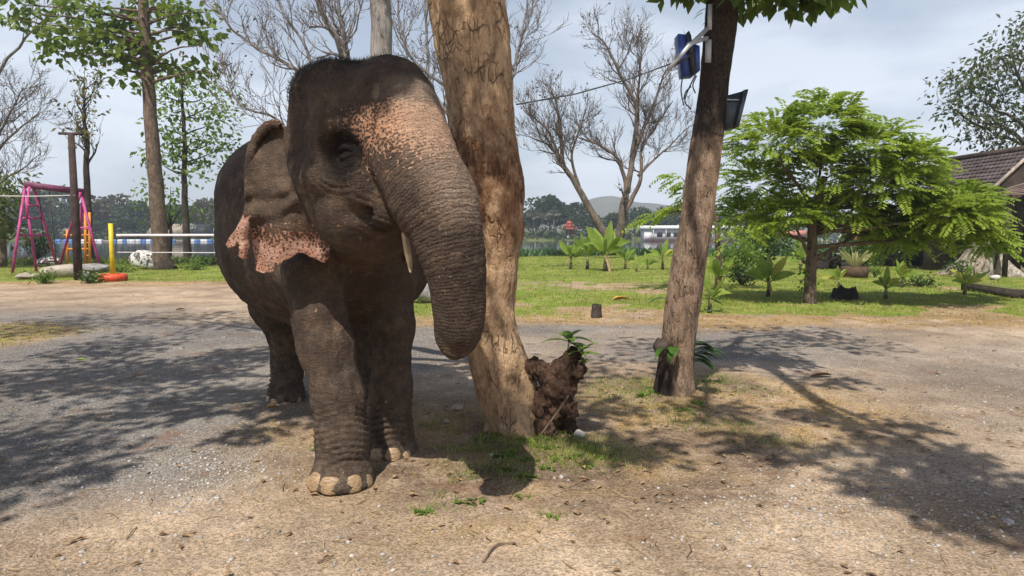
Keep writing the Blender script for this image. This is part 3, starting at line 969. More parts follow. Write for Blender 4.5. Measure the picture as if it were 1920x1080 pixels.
def toenail(c, ang, rad, w, h):
    d = np.array((math.sin(ang), -math.cos(ang), 0.0))
    side = np.array((math.cos(ang), math.sin(ang), 0.0))
    V, T = ICO[3]
    V = V.copy()
    u = np.sign(V) * np.abs(V) ** 0.8
    q = u[:, 0:1] * side * w + u[:, 1:2] * (-d) * 0.022 + u[:, 2:3] * (np.array((0, 0, 1.0)) - 0.30 * d) * h
    q = q - d * (0.6 * (u[:, 0:1] * w) ** 2 / rad)
    q += np.asarray(tuple(c)) * np.array((1, 1, 0)) + d * rad + np.array((0, 0, h * 1.02))
    q[:, 2] = np.maximum(q[:, 2], 0.004)
    link('toenail', raw_mesh('toenail', q, T, True), NAILM, ele_root)
for c, rad, nails in ((P(640, 903, 4.31), 0.188, ((-68, .040, .040), (-45, .060, .058), (-7, .075, .054), (37, .070, .052), (73, .05, .044))),
                      (P(733, 852, 4.90), 0.168, ((-62, .036, .036), (-26, .060, .046), (14, .060, .048), (50, .042, .036))),
                      (P(536, 743, 6.50), 0.165, ((-52, .040, .036), (-18, .050, .038), (20, .052, .038), (58, .04, .034))),
                      (P(686, 738, 6.72), 0.165, ((-40, .04, .036), (0, .05, .038), (40, .05, .038)))):
    for a, w, h in nails:
        toenail(c, R_(a), rad, w, h)

hair_m = simple('elephant_bristle', (0.022, 0.017, 0.013), 0.7)
def bristles():
    rng = np.random.default_rng(5)
    N = vert_normals(eV, eQ)
    rel = eV - HC
    f, r, u = rel @ HF, rel @ HR, rel[:, 2]
    w = np.clip((u - 0.30) / 0.25, 0, 1) * (np.abs(r) < 0.5) * (np.abs(f) < 0.6) * np.clip((0.20 - f) / 0.2, 0.06, 1)
    w += 0.10 * ((u > -0.1) & (u < 0.45) & (f < -0.05) & (f > -0.5) & (np.abs(r) < 0.45) & (np.abs(r) > 0.2))
    w += 0.03 * ((u < -0.35) & (u > -0.6) & (np.abs(f) < 0.4) & (np.abs(r) < 0.4))
    I = rng.choice(len(eV), 9000, p=w / w.sum())
    base = eV[I] + rng.normal(size=(len(I), 3)) * 0.005
    d = N[I] * 0.9 + np.array((0, 0, 0.35)) - HF * 0.25 + rng.normal(size=(len(I), 3)) * 0.28
    d /= np.linalg.norm(d, axis=1)[:, None]
    ln = rng.uniform(0.010, 0.032, len(I)) * rng.choice((0.6, 1, 1, 1.35), len(I)) * np.where(u[I] > 0.3, 1, 0.55)
    s = np.cross(d, rng.normal(size=(len(I), 3))); s /= np.linalg.norm(s, axis=1)[:, None]
    wd = 0.0012
    t = np.cross(d, s)
    V = np.stack([base + s * wd, base - 0.5 * s * wd + t * wd, base - 0.5 * s * wd - t * wd, base + d * ln[:, None]], 1).reshape(-1, 3)
    k = np.arange(len(I))[:, None] * 4
    T = np.concatenate([k + np.array((0, 1, 3)), k + np.array((1, 2, 3)), k + np.array((2, 0, 3))])
    return raw_mesh('hair', V, T)
o = link('hair', bristles(), hair_m, ele_root)
o['label'] = 'sparse dark bristles on the crown'; o['kind'] = 'stuff'
tl = spline([tuple(B0 + BA * a + BU * b) + (r,) for a, b, r in ((-1.33, 0.35, .07), (-1.45, 0.1, .05), (-1.5, -0.35, .032), (-1.48, -0.75, .022), (-1.47, -0.85, .03), (-1.46, -1.0, .012))], 20)
mb = MB(); mb.tube(tl[:, :3], tl[:, 3], 8)
mb.build('tail', hair_m, ele_root, True)
# ================================================================== trees
def rot_about(v, axis, a):
    return Matrix.Rotation(a, 3, axis) @ v

def grow(mb, tips, p, d, Ln, r, lev, rng, o):
    """a branch with its side branches; tips collects (point, direction, level)"""
    n = o.get('nseg', 5) if lev < 3 else 3
    pts, rad = [p.copy()], [r]
    d = d.normalized()
    tap = o.get('taper', 0.35)
    dirs = [d.copy()]
    for k in range(n):
        w = o.get('wob', 0.22)
        d = (d + Vector((rng.gauss(0, w), rng.gauss(0, w), rng.gauss(0, w) + o.get('trop', 0.05)))).normalized()
        p = p + d * (Ln / n)
        pts.append(p.copy()); dirs.append(d.copy())
        rad.append(r * (1 - (1 - tap) * (k + 1) / n))
    mb.tube(pts, rad, (8, 6, 5, 4, 3, 3, 3)[min(lev, 6)], cap=lev < 2)
    if lev >= o['levels']:
        for k in range(1, n + 1):
            tips.append((pts[k], dirs[k], lev))
        return
    kids = o['kids'][min(lev, len(o['kids']) - 1)]
    for c in range(kids):
        t = o.get('t0', 0.3) + (1 - o.get('t0', 0.3)) * ((c + rng.uniform(0.1, 0.9)) / kids)
        if c == kids - 1: t = 1.0
        i = min(n - 1, int(t * n)); f = t * n - i
        q = pts[i].lerp(pts[i + 1], f)
        dd = dirs[min(i + 1, n)]
        ax = dd.cross(Vector((rng.gauss(0, 1), rng.gauss(0, 1), rng.gauss(0, 1)))).normalized()
        ang = rng.uniform(*o.get('ang', (0.4, 0.95))) * (0.4 if c == kids - 1 else 1)
        rr = max(o.get('rmin', 0.004), (rad[i] * (1 - f) + rad[i + 1] * f) * rng.uniform(0.5, 0.72))
        grow(mb, tips, q, rot_about(dd, ax, ang), Ln * rng.uniform(*o.get('lr', (0.5, 0.8))), rr, lev + 1, rng, o)

def limb(mb, pts, r0, r1, n=24, sides=10, wob=0.0, seed=0, power=1.0):
    """main limb through measured points; returns its samples"""
    c = spline([tuple(q) for q in pts], n)
    if wob:
        c = c + wob * np.stack([vnoise(c * 1.7 + k * 9.1, seed + k) for k in range(3)], -1) * np.linspace(0, 1, n)[:, None] ** 0.3
    rad = r0 + (r1 - r0) * np.linspace(0, 1, n) ** power
    mb.tube(c, rad, sides)
    return [Vector(q) for q in c], rad

def twigs_on(mb, tips, pts, rad, count, t0, L0, rng, o, lev=1, out=0.8):
    m = len(pts)
    for k in range(count):
        t = t0 + (1 - t0) * (k + rng.random()) / count
        i = min(m - 2, int(t * (m - 1)))
        d = (pts[i + 1] - pts[i]).normalized()
        ax = d.cross(Vector((rng.gauss(0, 1), rng.gauss(0, 1), rng.gauss(0, 1)))).normalized()
        grow(mb, tips, pts[i], rot_about(d, ax, rng.uniform(0.35, 1.0) * out / 0.8), L0 * rng.uniform(0.6, 1.15) * (1 - 0.35 * t), max(0.006, rad[i] * rng.uniform(0.4, 0.65)), lev, rng, o)

def leaf_cloud(pos, dirs, rng, size, width=0.5, droop=0.3, spread=0.7, fold=0.15, flat=0.5):
    """one folded diamond per leaf: arrays of points and growth directions"""
    n = len(pos)
    d = np.asarray(dirs, float) + rng.normal(size=(n, 3)) * spread
    d[:, 2] -= droop
    d /= np.linalg.norm(d, axis=1)[:, None]
    up = rng.normal(size=(n, 3)) * (1 - flat) + np.array((0, 0, 1.0)) * flat
    s = np.cross(d, up); s /= np.maximum(np.linalg.norm(s, axis=1), 1e-6)[:, None]
    nn = np.cross(s, d)
    ln = size * rng.uniform(0.65, 1.25, n)[:, None]
    w = ln * width * 0.5
    b = np.asarray(pos, float)
    A = b
    B = b + d * ln * 0.45 + s * w + nn * w * fold
    Cc = b + d * ln - nn * ln * 0.12
    D = b + d * ln * 0.45 - s * w + nn * w * fold
    V = np.stack([A, B, Cc, D], 1).reshape(-1, 3)
    k = np.arange(n)[:, None] * 4
    T = np.concatenate([k + np.array((0, 1, 2)), k + np.array((0, 2, 3))])
    return V, T

def leaves_from_tips(tips, rng, per, jitter, size, **kw):
    pos = np.array([tuple(t[0]) for t in tips]); dr = np.array([tuple(t[1]) for t in tips])
    I = np.repeat(np.arange(len(pos)), per)
    return leaf_cloud(pos[I] + rng.normal(size=(len(I), 3)) * jitter, dr[I], rng, size, **kw)

def bark(name, c1, c2, scale=14.0, stretch=4.0, depth=0.02, peel=None, rough=0.92):
    """rough bark: plates split by dark cracks, mottled, with fibrous grain"""
    t = NT(name, rough, 0.2)
    p = t.pos()
    v = t.scale(p, (1, 1, 1 / stretch))
    warp = t.scale(t.n('TexNoise', {'Vector': v, 'Scale': scale * 0.8, 'Detail': 3}).outputs['Color'], 1.1 / scale)
    vw = t.n('VectorMath', {0: v, 1: warp}, operation='ADD').outputs[0]
    plate_ = t.voro(vw, scale * 1.7, 'DISTANCE_TO_EDGE')
    a = t.noise(vw, scale * 1.6, 6, 0.68)
    b = t.noise(p, scale * 0.3, 4)
    fine = t.noise(v, scale * 8, 4, 0.65)
    col = t.mix(t.ramp(b, 0.35, 0.65), c1, c2)
    col = t.mix(t.math('MULTIPLY', t.ramp(fine, 0.38, 0.66), 0.55), col, tuple(min(1, x * 1.4) for x in c2))
    col = t.mix(t.math('MULTIPLY', t.math('SUBTRACT', 1.0, t.ramp(a, 0.36, 0.56)), 0.62), col, tuple(x * 0.42 for x in c1))
    if peel: col = peel(t, col, p, a, fine)
    crack = t.math('MULTIPLY', t.math('SUBTRACT', 1.0, t.ramp(plate_, 0.0, 0.075)), t.ramp(t.noise(p, scale * 0.45, 3), 0.46, 0.66))
    col = t.mix(t.math('MULTIPLY', crack, 0.62), col, tuple(x * 0.22 for x in c1))
    t.color(col)
    t.bump(t.math('SUBTRACT', t.math('ADD', a, t.math('MULTIPLY', fine, 0.4)), t.math('MULTIPLY', crack, 0.7)), 1.0, depth)
    return t.m

BARK_GREY = bark('bark_grey', (0.115, 0.095, 0.082), (0.215, 0.185, 0.160), 9)
BARK_BROWN = bark('bark_brown', (0.095, 0.066, 0.048), (0.185, 0.132, 0.098), 10)
BARK_PALE = bark('bark_pale', (0.22, 0.165, 0.125), (0.34, 0.27, 0.205), 8)
BARK_DARK = bark('bark_dark', (0.042, 0.031, 0.024), (0.085, 0.064, 0.05), 10)

# ---------- the two near trees --------------------------------------------------------------
def measured_trunk(rows, sides, seg, relief, seed):
    """rows: photo y, left edge, right edge, distance of the axis. Returns V, Q with bark relief"""
    c = []
    for py, xl, xr, Y in rows:
        q = P((xl + xr) / 2, py, Y)
        c.append((q.x, q.y, q.z, (xr - xl) / 2 / pxm(Y) * 0.93))
    c = spline(c, seg)
    tg = np.gradient(c[:, :3], axis=0); tg /= np.linalg.norm(tg, axis=1)[:, None]
    A = np.cross(tg, np.array((0, 1.0, 0))); A /= np.linalg.norm(A, axis=1)[:, None]
    Bv = np.cross(tg, A)
    th = np.arange(sides) / sides * 2 * np.pi
    dirs = A[:, None, :] * np.cos(th)[None, :, None] + Bv[:, None, :] * np.sin(th)[None, :, None]
    r = np.repeat(c[:, 3][:, None], sides, 1)
    pts = c[:, None, :3] + dirs * r[..., None]
    flat = pts.reshape(-1, 3)
    r = r + relief(flat, th, c, seed).reshape(r.shape)
    V = (c[:, None, :3] + dirs * r[..., None]).reshape(-1, 3)
    i = np.arange(seg - 1)[:, None] * sides
    j = np.arange(sides)[None, :]; j2 = (j + 1) % sides
    Q = np.stack([i + j, i + j2, i + sides + j2, i + sides + j], -1).reshape(-1, 4)
    if np.cross(V[1] - V[0], V[sides] - V[0]) @ (V[0] - c[0, :3]) < 0: Q = Q[:, ::-1]
    return V, Q, c

def big_relief(flat, th, c, seed):
    z = flat[:, 2]
    s = np.stack([flat[:, 0] * 9, flat[:, 1] * 9, z * 1.6], -1)
    d = 0.024 * fbm(flat * 2.6, 3, seed) + 0.012 * (1 - 2 * np.abs(fbm(s, 3, seed + 3))) + 0.008 * fbm(flat * 14, 3, seed + 6)
    # torn, fluted middle where the elephants rub
    m = np.exp(-((z - 1.85) / 0.35) ** 2)
    d += m * 0.03 * (1 - 2 * np.abs(vnoise(np.stack([flat[:, 0] * 14, flat[:, 1] * 14, z * 1.5], -1), seed + 9)))
    d += sstep(0.30, 0.0, z) * (0.04 + 0.06 * vnoise(np.stack([flat[:, 0] * 8, flat[:, 1] * 8, z * 2], -1), seed + 11))
    return d

def big_peel(t, col, p, a, fine):
    h = t.n('SeparateXYZ', {0: p}).outputs['Z']
    hn = t.math('ADD', h, t.math('MULTIPLY', t.math('SUBTRACT', t.noise(p, 5.0, 4), 0.5), 0.9))
    red = t.math('MULTIPLY', t.ramp(hn, 1.30, 1.72), t.math('SUBTRACT', 1.0, t.ramp(hn, 2.15, 2.62)))
    redc = t.mix(t.ramp(t.noise(t.scale(p, (1, 1, .3)), 24.0, 5, 0.7), 0.38, 0.64), (0.085, 0.034, 0.018), (0.28, 0.130, 0.064))
    redc = t.mix(t.math('MULTIPLY', t.ramp(fine, 0.55, 0.70), 0.7), redc, (0.46, 0.30, 0.165))
    return t.mix(t.math('MULTIPLY', red, t.math('MULTIPLY', t.ramp(t.noise(p, 9.0, 4), 0.28, 0.55), 0.82)), col, redc)

BIG_BARK = bark('rubbed_bark', (0.33, 0.205, 0.115), (0.51, 0.34, 0.20), 10.0, 2.4, 0.035, big_peel)
big = thing('big_tree', (0.02, 5.35, 0.0), 'thick leaning tree trunk with rubbed reddish bark beside the elephant', 'tree')
rows = [(842, 916, 1040, 5.36), (815, 924, 1026, 5.36), (770, 908, 1020, 5.37), (720, 890, 1009, 5.38), (670, 875, 988, 5.38), (620, 868, 972, 5.38), (560, 872, 967, 5.38), (490, 884, 974, 5.38), (420, 882, 981, 5.38),
        (340, 866, 980, 5.38), (260, 845, 972, 5.38), (180, 832, 965, 5.37), (90, 818, 957, 5.36), (0, 803, 948, 5.34), (-120, 786, 934, 5.3), (-260, 778, 918, 5.2), (-380, 782, 900, 5.05)]
bV, bQ, bC = measured_trunk(rows, 120, 300, big_relief, 5)
link('trunk', raw_mesh('big_trunk', bV, bQ, True), BIG_BARK, big)

# gnarled burl on the right of the foot, with sprouts
S = SDF((0.05, 4.75, -0.2), (0.85, 5.75, 1.05), 0.011)
for a, b, ra, rb in (((1000, 820, 5.32), (1030, 770, 5.28), .10, .085), ((1030, 770, 5.28), (1050, 725, 5.22), .095, .105), ((1050, 725, 5.22), (1062, 690, 5.20), .10, .075), ((1058, 692, 5.2), (1073, 672, 5.2), .075, .062),
                     ((1060, 710, 5.2), (1086, 694, 5.15), .06, .042), ((1045, 715, 5.22), (1020, 700, 5.22), .06, .05), ((1020, 700, 5.22), (996, 690, 5.30), .055, .07), ((1012, 760, 5.3), (1045, 735, 5.22), .10, .09), ((1050, 745, 5.2), (1074, 772, 5.18), .07, .035), ((1050, 760, 5.3), (1066, 815, 5.34), .06, .07), ((1020, 800, 5.2), (1034, 830, 5.15), .06, .05)):
    S.cone(P(*a), P(*b), ra, rb, 0.035)
V, Q = S.mesh(); V = smooth_mesh(V, Q, 1); N = vert_normals(V, Q)
V = V + N * (0.022 * fbm(V * 9, 3, 3) + 0.020 * (1 - 2 * np.abs(vnoise(V * np.array((22, 22, 12)), 5))) + 0.014 * (1 - 2 * np.abs(vnoise(V * np.array((44, 44, 18)), 6))) + 0.008 * fbm(V * 60, 2, 8))[:, None]
o = link('burl', raw_mesh('burl', V, Q, True), bark('burl_bark', (0.040, 0.022, 0.014), (0.115, 0.066, 0.042), 16, 1.3, 0.03), big)
o['label'] = 'knobbly dark burl at the foot of the big trunk'

SPROUT = leafmat('sprout_leaf', (0.085, 0.165, 0.022), (0.20, 0.31, 0.045), 0.4)
def blade_leaf(mb, base, d, up, ln, w, bend=0.35, seg=6, fold=0.12):
    """pointed leaf blade with a midrib fold and a drooping end"""
    d = Vector(d).normalized(); up = Vector(up)
    s = d.cross(up).normalized(); nn = s.cross(d).normalized()
    V = []
    for k in range(seg + 1):
        t = k / seg
        c = Vector(base) + d * (ln * t) - Vector((0, 0, 1)) * (bend * ln * t * t) + nn * 0
        ww = w * 0.5 * (math.sin(math.pi * min(1, 0.06 + 0.94 * t) ** 0.8) ** 0.8 if t < 1 else 0.02)
        V += [c - s * ww + nn * ww * fold * 2, c, c + s * ww + nn * ww * fold * 2]
    Q = []
    for k in range(seg):
        a = 3 * k
        Q += [(a, a + 1, a + 4, a + 3), (a + 1, a + 2, a + 5, a + 4)]
    mb.add([tuple(v) for v in V], Q)

def sprout(name, base, n, ln, w, seed, parent, stem=0.08, mat=None, spread=1.0):
    rng = random.Random(seed)
    mb = MB()
    top = Vector(base) + Vector((rng.uniform(-.02, .02), rng.uniform(-.02, .02), stem))
    mb.tube([base, top], [0.006, 0.004], 5)
    for k in range(n):
        a = k * 2.4 + rng.uniform(-.4, .4)
        el = rng.uniform(0.1, 0.9)
        d = Vector((math.cos(a) * spread, math.sin(a) * spread, el))
        blade_leaf(mb, Vector(base).lerp(top, rng.uniform(0.5, 1)), d, (0, 0, 1), ln * rng.uniform(0.7, 1.15), w * rng.uniform(0.8, 1.15), 0.35)
    return mb.build(name, mat or SPROUT, parent, True)
sprout('sprout', P(1064, 660, 5.18), 9, 0.21, 0.07, 2, big, 0.11)
sprout('sprout', P(1090, 676, 5.13), 11, 0.17, 0.05, 5, big, 0.08)
sprout('sprout', P(1096, 684, 5.1), 5, 0.07, 0.035, 9, big, 0.03)

# trunk of the second tree
def second_relief(flat, th, c, seed):
    z = flat[:, 2]
    s = np.stack([flat[:, 0] * 16, flat[:, 1] * 16, z * 2.2], -1)
    d = 0.014 * fbm(flat * 3.0, 3, seed) + 0.010 * (1 - 2 * np.abs(fbm(s, 3, seed + 3))) + 0.004 * fbm(s * 3, 3, seed + 6)
    d += sstep(0.25, 0.0, z) * 0.02
    # burnt hollow low on the left front
    q = flat - np.array(tuple(P(1252, 672, 6.62)))
    d -= 0.075 * np.exp(-(q[:, 0] / 0.085) ** 2 - (q[:, 2] / 0.17) ** 2) * (q[:, 1] < 0.12)
    for (a, b, w, dd) in ((1313, 318, .03, .025), (1296, 385, .035, .03), (1298, 395, .03, .02), (1315, 392, .02, .02), (1300, 355, .025, .015)):
        q = flat - np.array(tuple(P(a, b, 6.45)))
        d -= dd * np.exp(-(q[:, 0] / w) ** 2 - (q[:, 2] / (w * 1.9)) ** 2) * (q[:, 1] < 0.15)
    return d
def second_shade_burn(t, col, p, a, fine):
    xyz = t.n('SeparateXYZ', {0: p})
    h = xyz.outputs['Z']
    hn = t.math('ADD', h, t.math('MULTIPLY', t.math('SUBTRACT', t.noise(p, 3.5, 4), 0.5), 0.8))
    # crown shade painted dark on the upper bark; sunlit right side painted tan lower down
    col = t.mix(t.ramp(hn, 2.42, 2.66), col, t.mix(t.ramp(fine, 0.35, 0.65), (0.028, 0.021, 0.016), (0.085, 0.063, 0.048)))
    side = t.ramp(t.math('SUBTRACT', xyz.outputs['X'], t.math('MULTIPLY', h, 0.135)), 1.50, 1.66)
    band = t.math('MULTIPLY', t.ramp(hn, 1.45, 1.8), t.math('SUBTRACT', 1.0, t.ramp(hn, 2.36, 2.56)))
    col = t.mix(t.math('MULTIPLY', t.math('MULTIPLY', side, band), 0.85), col, (0.44, 0.30, 0.19))
    low = t.math('SUBTRACT', 1.0, t.ramp(hn, 0.25, 0.62))
    burnt = t.math('MULTIPLY', low, t.math('SUBTRACT', 1.0, t.ramp(xyz.outputs['X'], 1.50, 1.62)))
    col = t.mix(t.math('MULTIPLY', burnt, 0.92), col, (0.018, 0.014, 0.012))
    return col
second = thing('leaning_tree', (1.6, 6.75, 0.0), 'slimmer rough trunk with burnt hollow foot and boxes fixed high up', 'tree')
rows = [(775, 1222, 1306, 6.72), (745, 1226, 1301, 6.72), (700, 1230, 1300, 6.7), (650, 1236, 1303, 6.68), (600, 1243, 1309, 6.66), (560, 1248, 1314, 6.65), (500, 1258, 1322, 6.63), (450, 1268, 1330, 6.62), (400, 1277, 1338, 6.62), (350, 1284, 1345, 6.62), (300, 1290, 1351, 6.6), (250, 1298, 1357, 6.6),
        (200, 1306, 1362, 6.6), (150, 1312, 1368, 6.58), (100, 1317, 1373, 6.56), (50, 1321, 1379, 6.54), (0, 1326, 1384, 6.52), (-140, 1342, 1394, 6.45), (-300, 1350, 1396, 6.35)]
sV, sQ, sC = measured_trunk(rows, 90, 260, second_relief, 15)
link('trunk', raw_mesh('second_trunk', sV, sQ, True), bark('second_bark', (0.20, 0.132, 0.088), (0.36, 0.25, 0.17), 17.0, 3.6, 0.035, second_shade_burn), second)

# crowns of both near trees: limbs reach out high over the yard, out of the photograph, and throw the dappled shade
CROWN = leafmat('broad_leaf', (0.055, 0.10, 0.016), (0.12, 0.19, 0.03), 0.35)
def shade_src(px, py, h, zt=0.0):
    """the place in a crown at height h whose shadow falls on photo point (px, py) at height zt"""
    g = G(px, py, zt)
    k = (h - zt) / SUN_FROM.z
    return Vector((g.x + SUN_FROM.x * k, g.y + SUN_FROM.y * k, h))
def crown_for(root, trunk_top, r_top, groups, seed, leaf=0.17, dens=6.5):
    rng = random.Random(seed); nr = np.random.default_rng(seed)
    mb, lm = MB(), MB()
    for main, kids in groups:
        mid = trunk_top.lerp(main, 0.5) + Vector((rng.uniform(-.3, .3), rng.uniform(-.3, .3), 0.45))
        pts, rad = limb(mb, [trunk_top, trunk_top.lerp(mid, 0.5) + Vector((0, 0, 0.25)), mid, main], r_top * 0.62, 0.035, 18, 9, 0.10, seed)
        for (c, n, sp) in kids:
            c = Vector(c)
            i = min(range(len(pts)), key=lambda q: (pts[q] - c).length + 0.15 * abs(q - 11))
            limb(mb, [pts[i], pts[i].lerp(c, 0.5) + Vector((0, 0, .12)), c], max(0.012, rad[i] * 0.5), 0.008, 8, 5)
            n = int(n * dens)
            m = np.clip(nr.normal(size=(n, 3)), -1.7, 1.7) * np.array((sp, sp, sp * 0.45)) + np.array(tuple(c))
            V, T = leaf_cloud(m, (m - np.array(tuple(c))) * 2, nr, leaf, width=0.62, droop=0.25, spread=0.6, flat=0.75)
            lm.add(V, None, T)
            for q in m[::9]:
                mb.tube([c, Vector(q).lerp(c, 0.5) + Vector((0, 0, .03)), q], [0.007, 0.005, 0.003], 3, False)
    mb.build('limbs', BARK_BROWN, root, True)
    o = lm.build('crown', CROWN, root)
    o['kind'] = 'stuff'; o['label'] = 'sunlit leafy crown reaching over the yard'
bt = Vector(bC[-1, :3]); st = Vector(sC[-1, :3])
H = 7.4
left = [(40, 720, 55, .42), (150, 700, 60, .42), (270, 715, 60, .40), (370, 690, 55, .36), (470, 665, 45, .30), (330, 760, 45, .30), (60, 830, 60, .45), (10, 900, 40, .35), (200, 660, 40, .4), (440, 735, 25, .2), (470, 815, 12, .12)]
heads = [(600, 145, 0, 12, .13), (665, 140, 0, 12, .13), (735, 140, 0, 12, .13), (790, 165, 0, 7, .09), (570, 190, 0, 6, .10), (640, 195, 0, 2, .05), (440, 340, 0, 26, .28), (430, 420, 0, 26, .28), (440, 500, 0, 22, .26), (480, 300, 0, 20, .25), (520, 560, 0, 16, .2), (540, 640, 0, 12, .2)]
def hsrc(px, py, z, h):
    # point on the animal, not on the ground
    Y = 3.85 if py < 250 and px > 500 else 5.6
    q = P(px, py, Y); k = (h - q.z) / SUN_FROM.z
    return Vector((q.x + SUN_FROM.x * k, q.y + SUN_FROM.y * k, h))
kl = [(shade_src(a, b, H + 0.25 * ((k * 7) % 5 - 2)), n, s) for k, (a, b, n, s) in enumerate(left)]
kf = [(shade_src(a, b, 9.5), n, s) for a, b, n, s in ((150, 600, 45, .5), (330, 598, 50, .5), (470, 606, 45, .45), (250, 640, 30, .4), (90, 620, 30, .4))]
kh = [(hsrc(a, b, z, 6.2), n, s) for a, b, z, n, s in heads]
km = [(shade_src(a, b, H), n, s) for a, b, n, s in ((1180, 840, 30, .2), (1110, 770, 26, .22), (1020, 740, 20, .2), (860, 760, 40, .3), (820, 700, 30, .3))]
crown_for(big, bt, bC[-1, 3], [(kl[2][0] + Vector((0.4, 0, .3)), kl[:3] + kl[8:9]), (kl[6][0] + Vector((0.5, .2, .3)), kl[5:8] + kl[10:]), (kl[4][0], kl[3:5] + kl[9:10]), (kf[1][0], kf), (kh[1][0] + Vector((0.1, .2, .2)), kh), (km[1][0], km)], 11, 0.165)
kr = [(shade_src(a, b, H - 0.2 + 0.2 * (k % 3)), n * 0.5, s) for k, (a, b, n, s) in enumerate(((1520, 775, 26, .14), (1600, 800, 30, .16), (1700, 845, 40, .17), (1790, 885, 40, .18), (1880, 930, 46, .2), (1960, 980, 40, .22), (1640, 905, 34, .15), (1720, 930, 40, .16), (1800, 960, 40, .16), (1720, 800, 14, .1), (1800, 850, 16, .1), (1560, 850, 12, .1)))]
ks = [(shade_src(a, b, H), n, s) for a, b, n, s in ((1400, 830, 14, .16), (1330, 770, 16, .2), (1450, 850, 12, .12), (1550, 712, 14, .2), (1380, 655, 40, .4), (1480, 628, 40, .45), (1580, 645, 26, .4), (1250, 650, 30, .4), (1120, 690, 30, .4))]
trk = [(Vector((q.x + SUN_FROM.x * 4.0, q.y + SUN_FROM.y * 4.0, q.z + SUN_FROM.z * 4.0)), 7, .16) for q in (P(1340, 60, 6.4), P(1338, 130, 6.4), P(1332, 190, 6.45), P(1345, 0, 6.4), P(1300, 100, 6.4))]
vis = [(P(1440, -30, 6.3), 26, .20), (P(1530, -25, 6.2), 26, .18), (P(1290, -30, 6.5), 14, .12), (P(1400, -60, 6.4), 24, .2)]
crown_for(second, st, sC[-1, 3], [(kr[4][0], kr[:6]), (kr[8][0], kr[6:]), (ks[1][0], ks[:4]), (ks[5][0], ks[4:]), (P(1500, -90, 6.25), vis), (trk[1][0], trk)], 12, 0.16)
# leaves that hang into the top of the picture from the second tree
mb = MB(); rng = random.Random(4)
for (a, b, Y) in ((1462, -20, 6.25), (1480, -8, 6.2), (1505, -12, 6.2), (1530, -14, 6.15), (1548, -6, 6.15), (1560, -10, 6.1), (1572, -14, 6.1), (1500, -2, 6.25), (1440, -12, 6.3), (1420, -10, 6.3), (1395, -6, 6.4), (1520, -4, 6.2), (1545, -18, 6.2)):
    for k in range(2):
        blade_leaf(mb, P(a + rng.uniform(-8, 8), b + rng.uniform(-10, 4), Y), (rng.uniform(-.6, .6), rng.uniform(-.5, .5), -0.9), (rng.uniform(-1, 1), -1, 0.3), rng.uniform(0.13, 0.21), rng.uniform(.065, .09), 0.1)
for (a, b) in ((1300, 8), (1312, 22), (1322, 40), (1306, 30), (1325, 4)):
    blade_leaf(mb, P(a + 12, b - 6, 6.4), (-0.8, rng.uniform(-.5, .5), rng.uniform(-.5, .1)), (0, -.3, 1), 0.10, .045, 0.3)
mb.tube([P(1345, -120, 6.4), P(1420, -70, 6.3), P(1500, -35, 6.2), P(1565, -25, 6.1)], [.02, .014, .009, .004], 6)
mb.build('hanging_leaves', leafmat('teak_leaf', (0.07, 0.12, 0.02), (0.16, 0.24, 0.035), 0.45), second)['kind'] = 'stuff'
# low sprouts on the second trunk
mb = MB(); rng = random.Random(8)
for k in range(12):
    a = rng.uniform(-0.4, 0.5)
    blade_leaf(mb, P(1302, 655 + rng.uniform(-18, 25), 6.6), (1, rng.uniform(-.9, .6), rng.uniform(-.15, .5)), (0, 0, 1), rng.uniform(.2, .36), rng.uniform(.08, .12), 0.5)
for k in range(4):
    blade_leaf(mb, P(1244 + 8 * k, 655 + rng.uniform(-8, 8), 6.5), (rng.uniform(-1, .6), -1, rng.uniform(-.2, .4)), (0, 0, 1), rng.uniform(.1, .2), .06, 0.6)
for q, dx in (((1322, 560), 1), ((1320, 545), 1), ((1250, 560), -1), ((1252, 545), -1), ((1325, 585), 1)):
    blade_leaf(mb, P(q[0], q[1], 6.7), (dx, rng.uniform(-.3, .6), rng.uniform(-.2, .5)), (0, 0, 1), .2, .08, 0.4)
o = mb.build('sprouts', leafmat('dark_sprout_leaf', (0.03, 0.075, 0.012), (0.10, 0.20, 0.03), 0.35, 0.4), second, True)
o['label'] = 'broad green leaves sprouting from the lower trunk'; o['kind'] = 'stuff'
# knot on the left of the second trunk
V, T = ICO[3]
V = V * np.array((.075, .075, .095)); V = V * (1 + .3 * fbm(V * 20, 3, 3))[:, None] + np.array(tuple(P(1240, 650, 6.55)))
link('knot', raw_mesh('knot', V, T, True), BARK_DARK, second)
# ================================================================== trees further off
def clusters(pts, Y, n, spread, nr, size, dY=0.0, **kw):
    """leaves gathered round measured points"""
    out = MB()
    for q in pts:
        px, py = q[:2]
        m = int(n * (q[2] if len(q) > 2 else 1))
        c = np.array(tuple(P(px, py, Y + nr.uniform(-1, 1) * dY)))
        pos = np.clip(nr.normal(size=(m, 3)), -1.9, 1.9) * np.array((spread, spread, spread * 0.62)) + c
        V, T = leaf_cloud(pos, (pos - c) / spread * 0.6, nr, size, **kw)
        out.add(V, None, T)
    return out

def tree_thing(name, base, label, group=None):
    return thing(name, base, label, 'tree', group)

TWIG = dict(levels=4, kids=[4, 4, 4, 3], wob=0.2, trop=0.10, lr=(0.5, 0.75), ang=(0.35, 0.9), taper=0.4, rmin=0.012)
TEAK = leafmat('teak_crown_leaf', (0.050, 0.095, 0.012), (0.19, 0.25, 0.035), 0.42, 0.5, 0.9)
DRY = leafmat('dry_leaf', (0.16, 0.095, 0.035), (0.30, 0.235, 0.06), 0.3)
LIGHT = leafmat('light_green_leaf', (0.075, 0.145, 0.02), (0.20, 0.29, 0.05), 0.45, 0.5, 0.8)

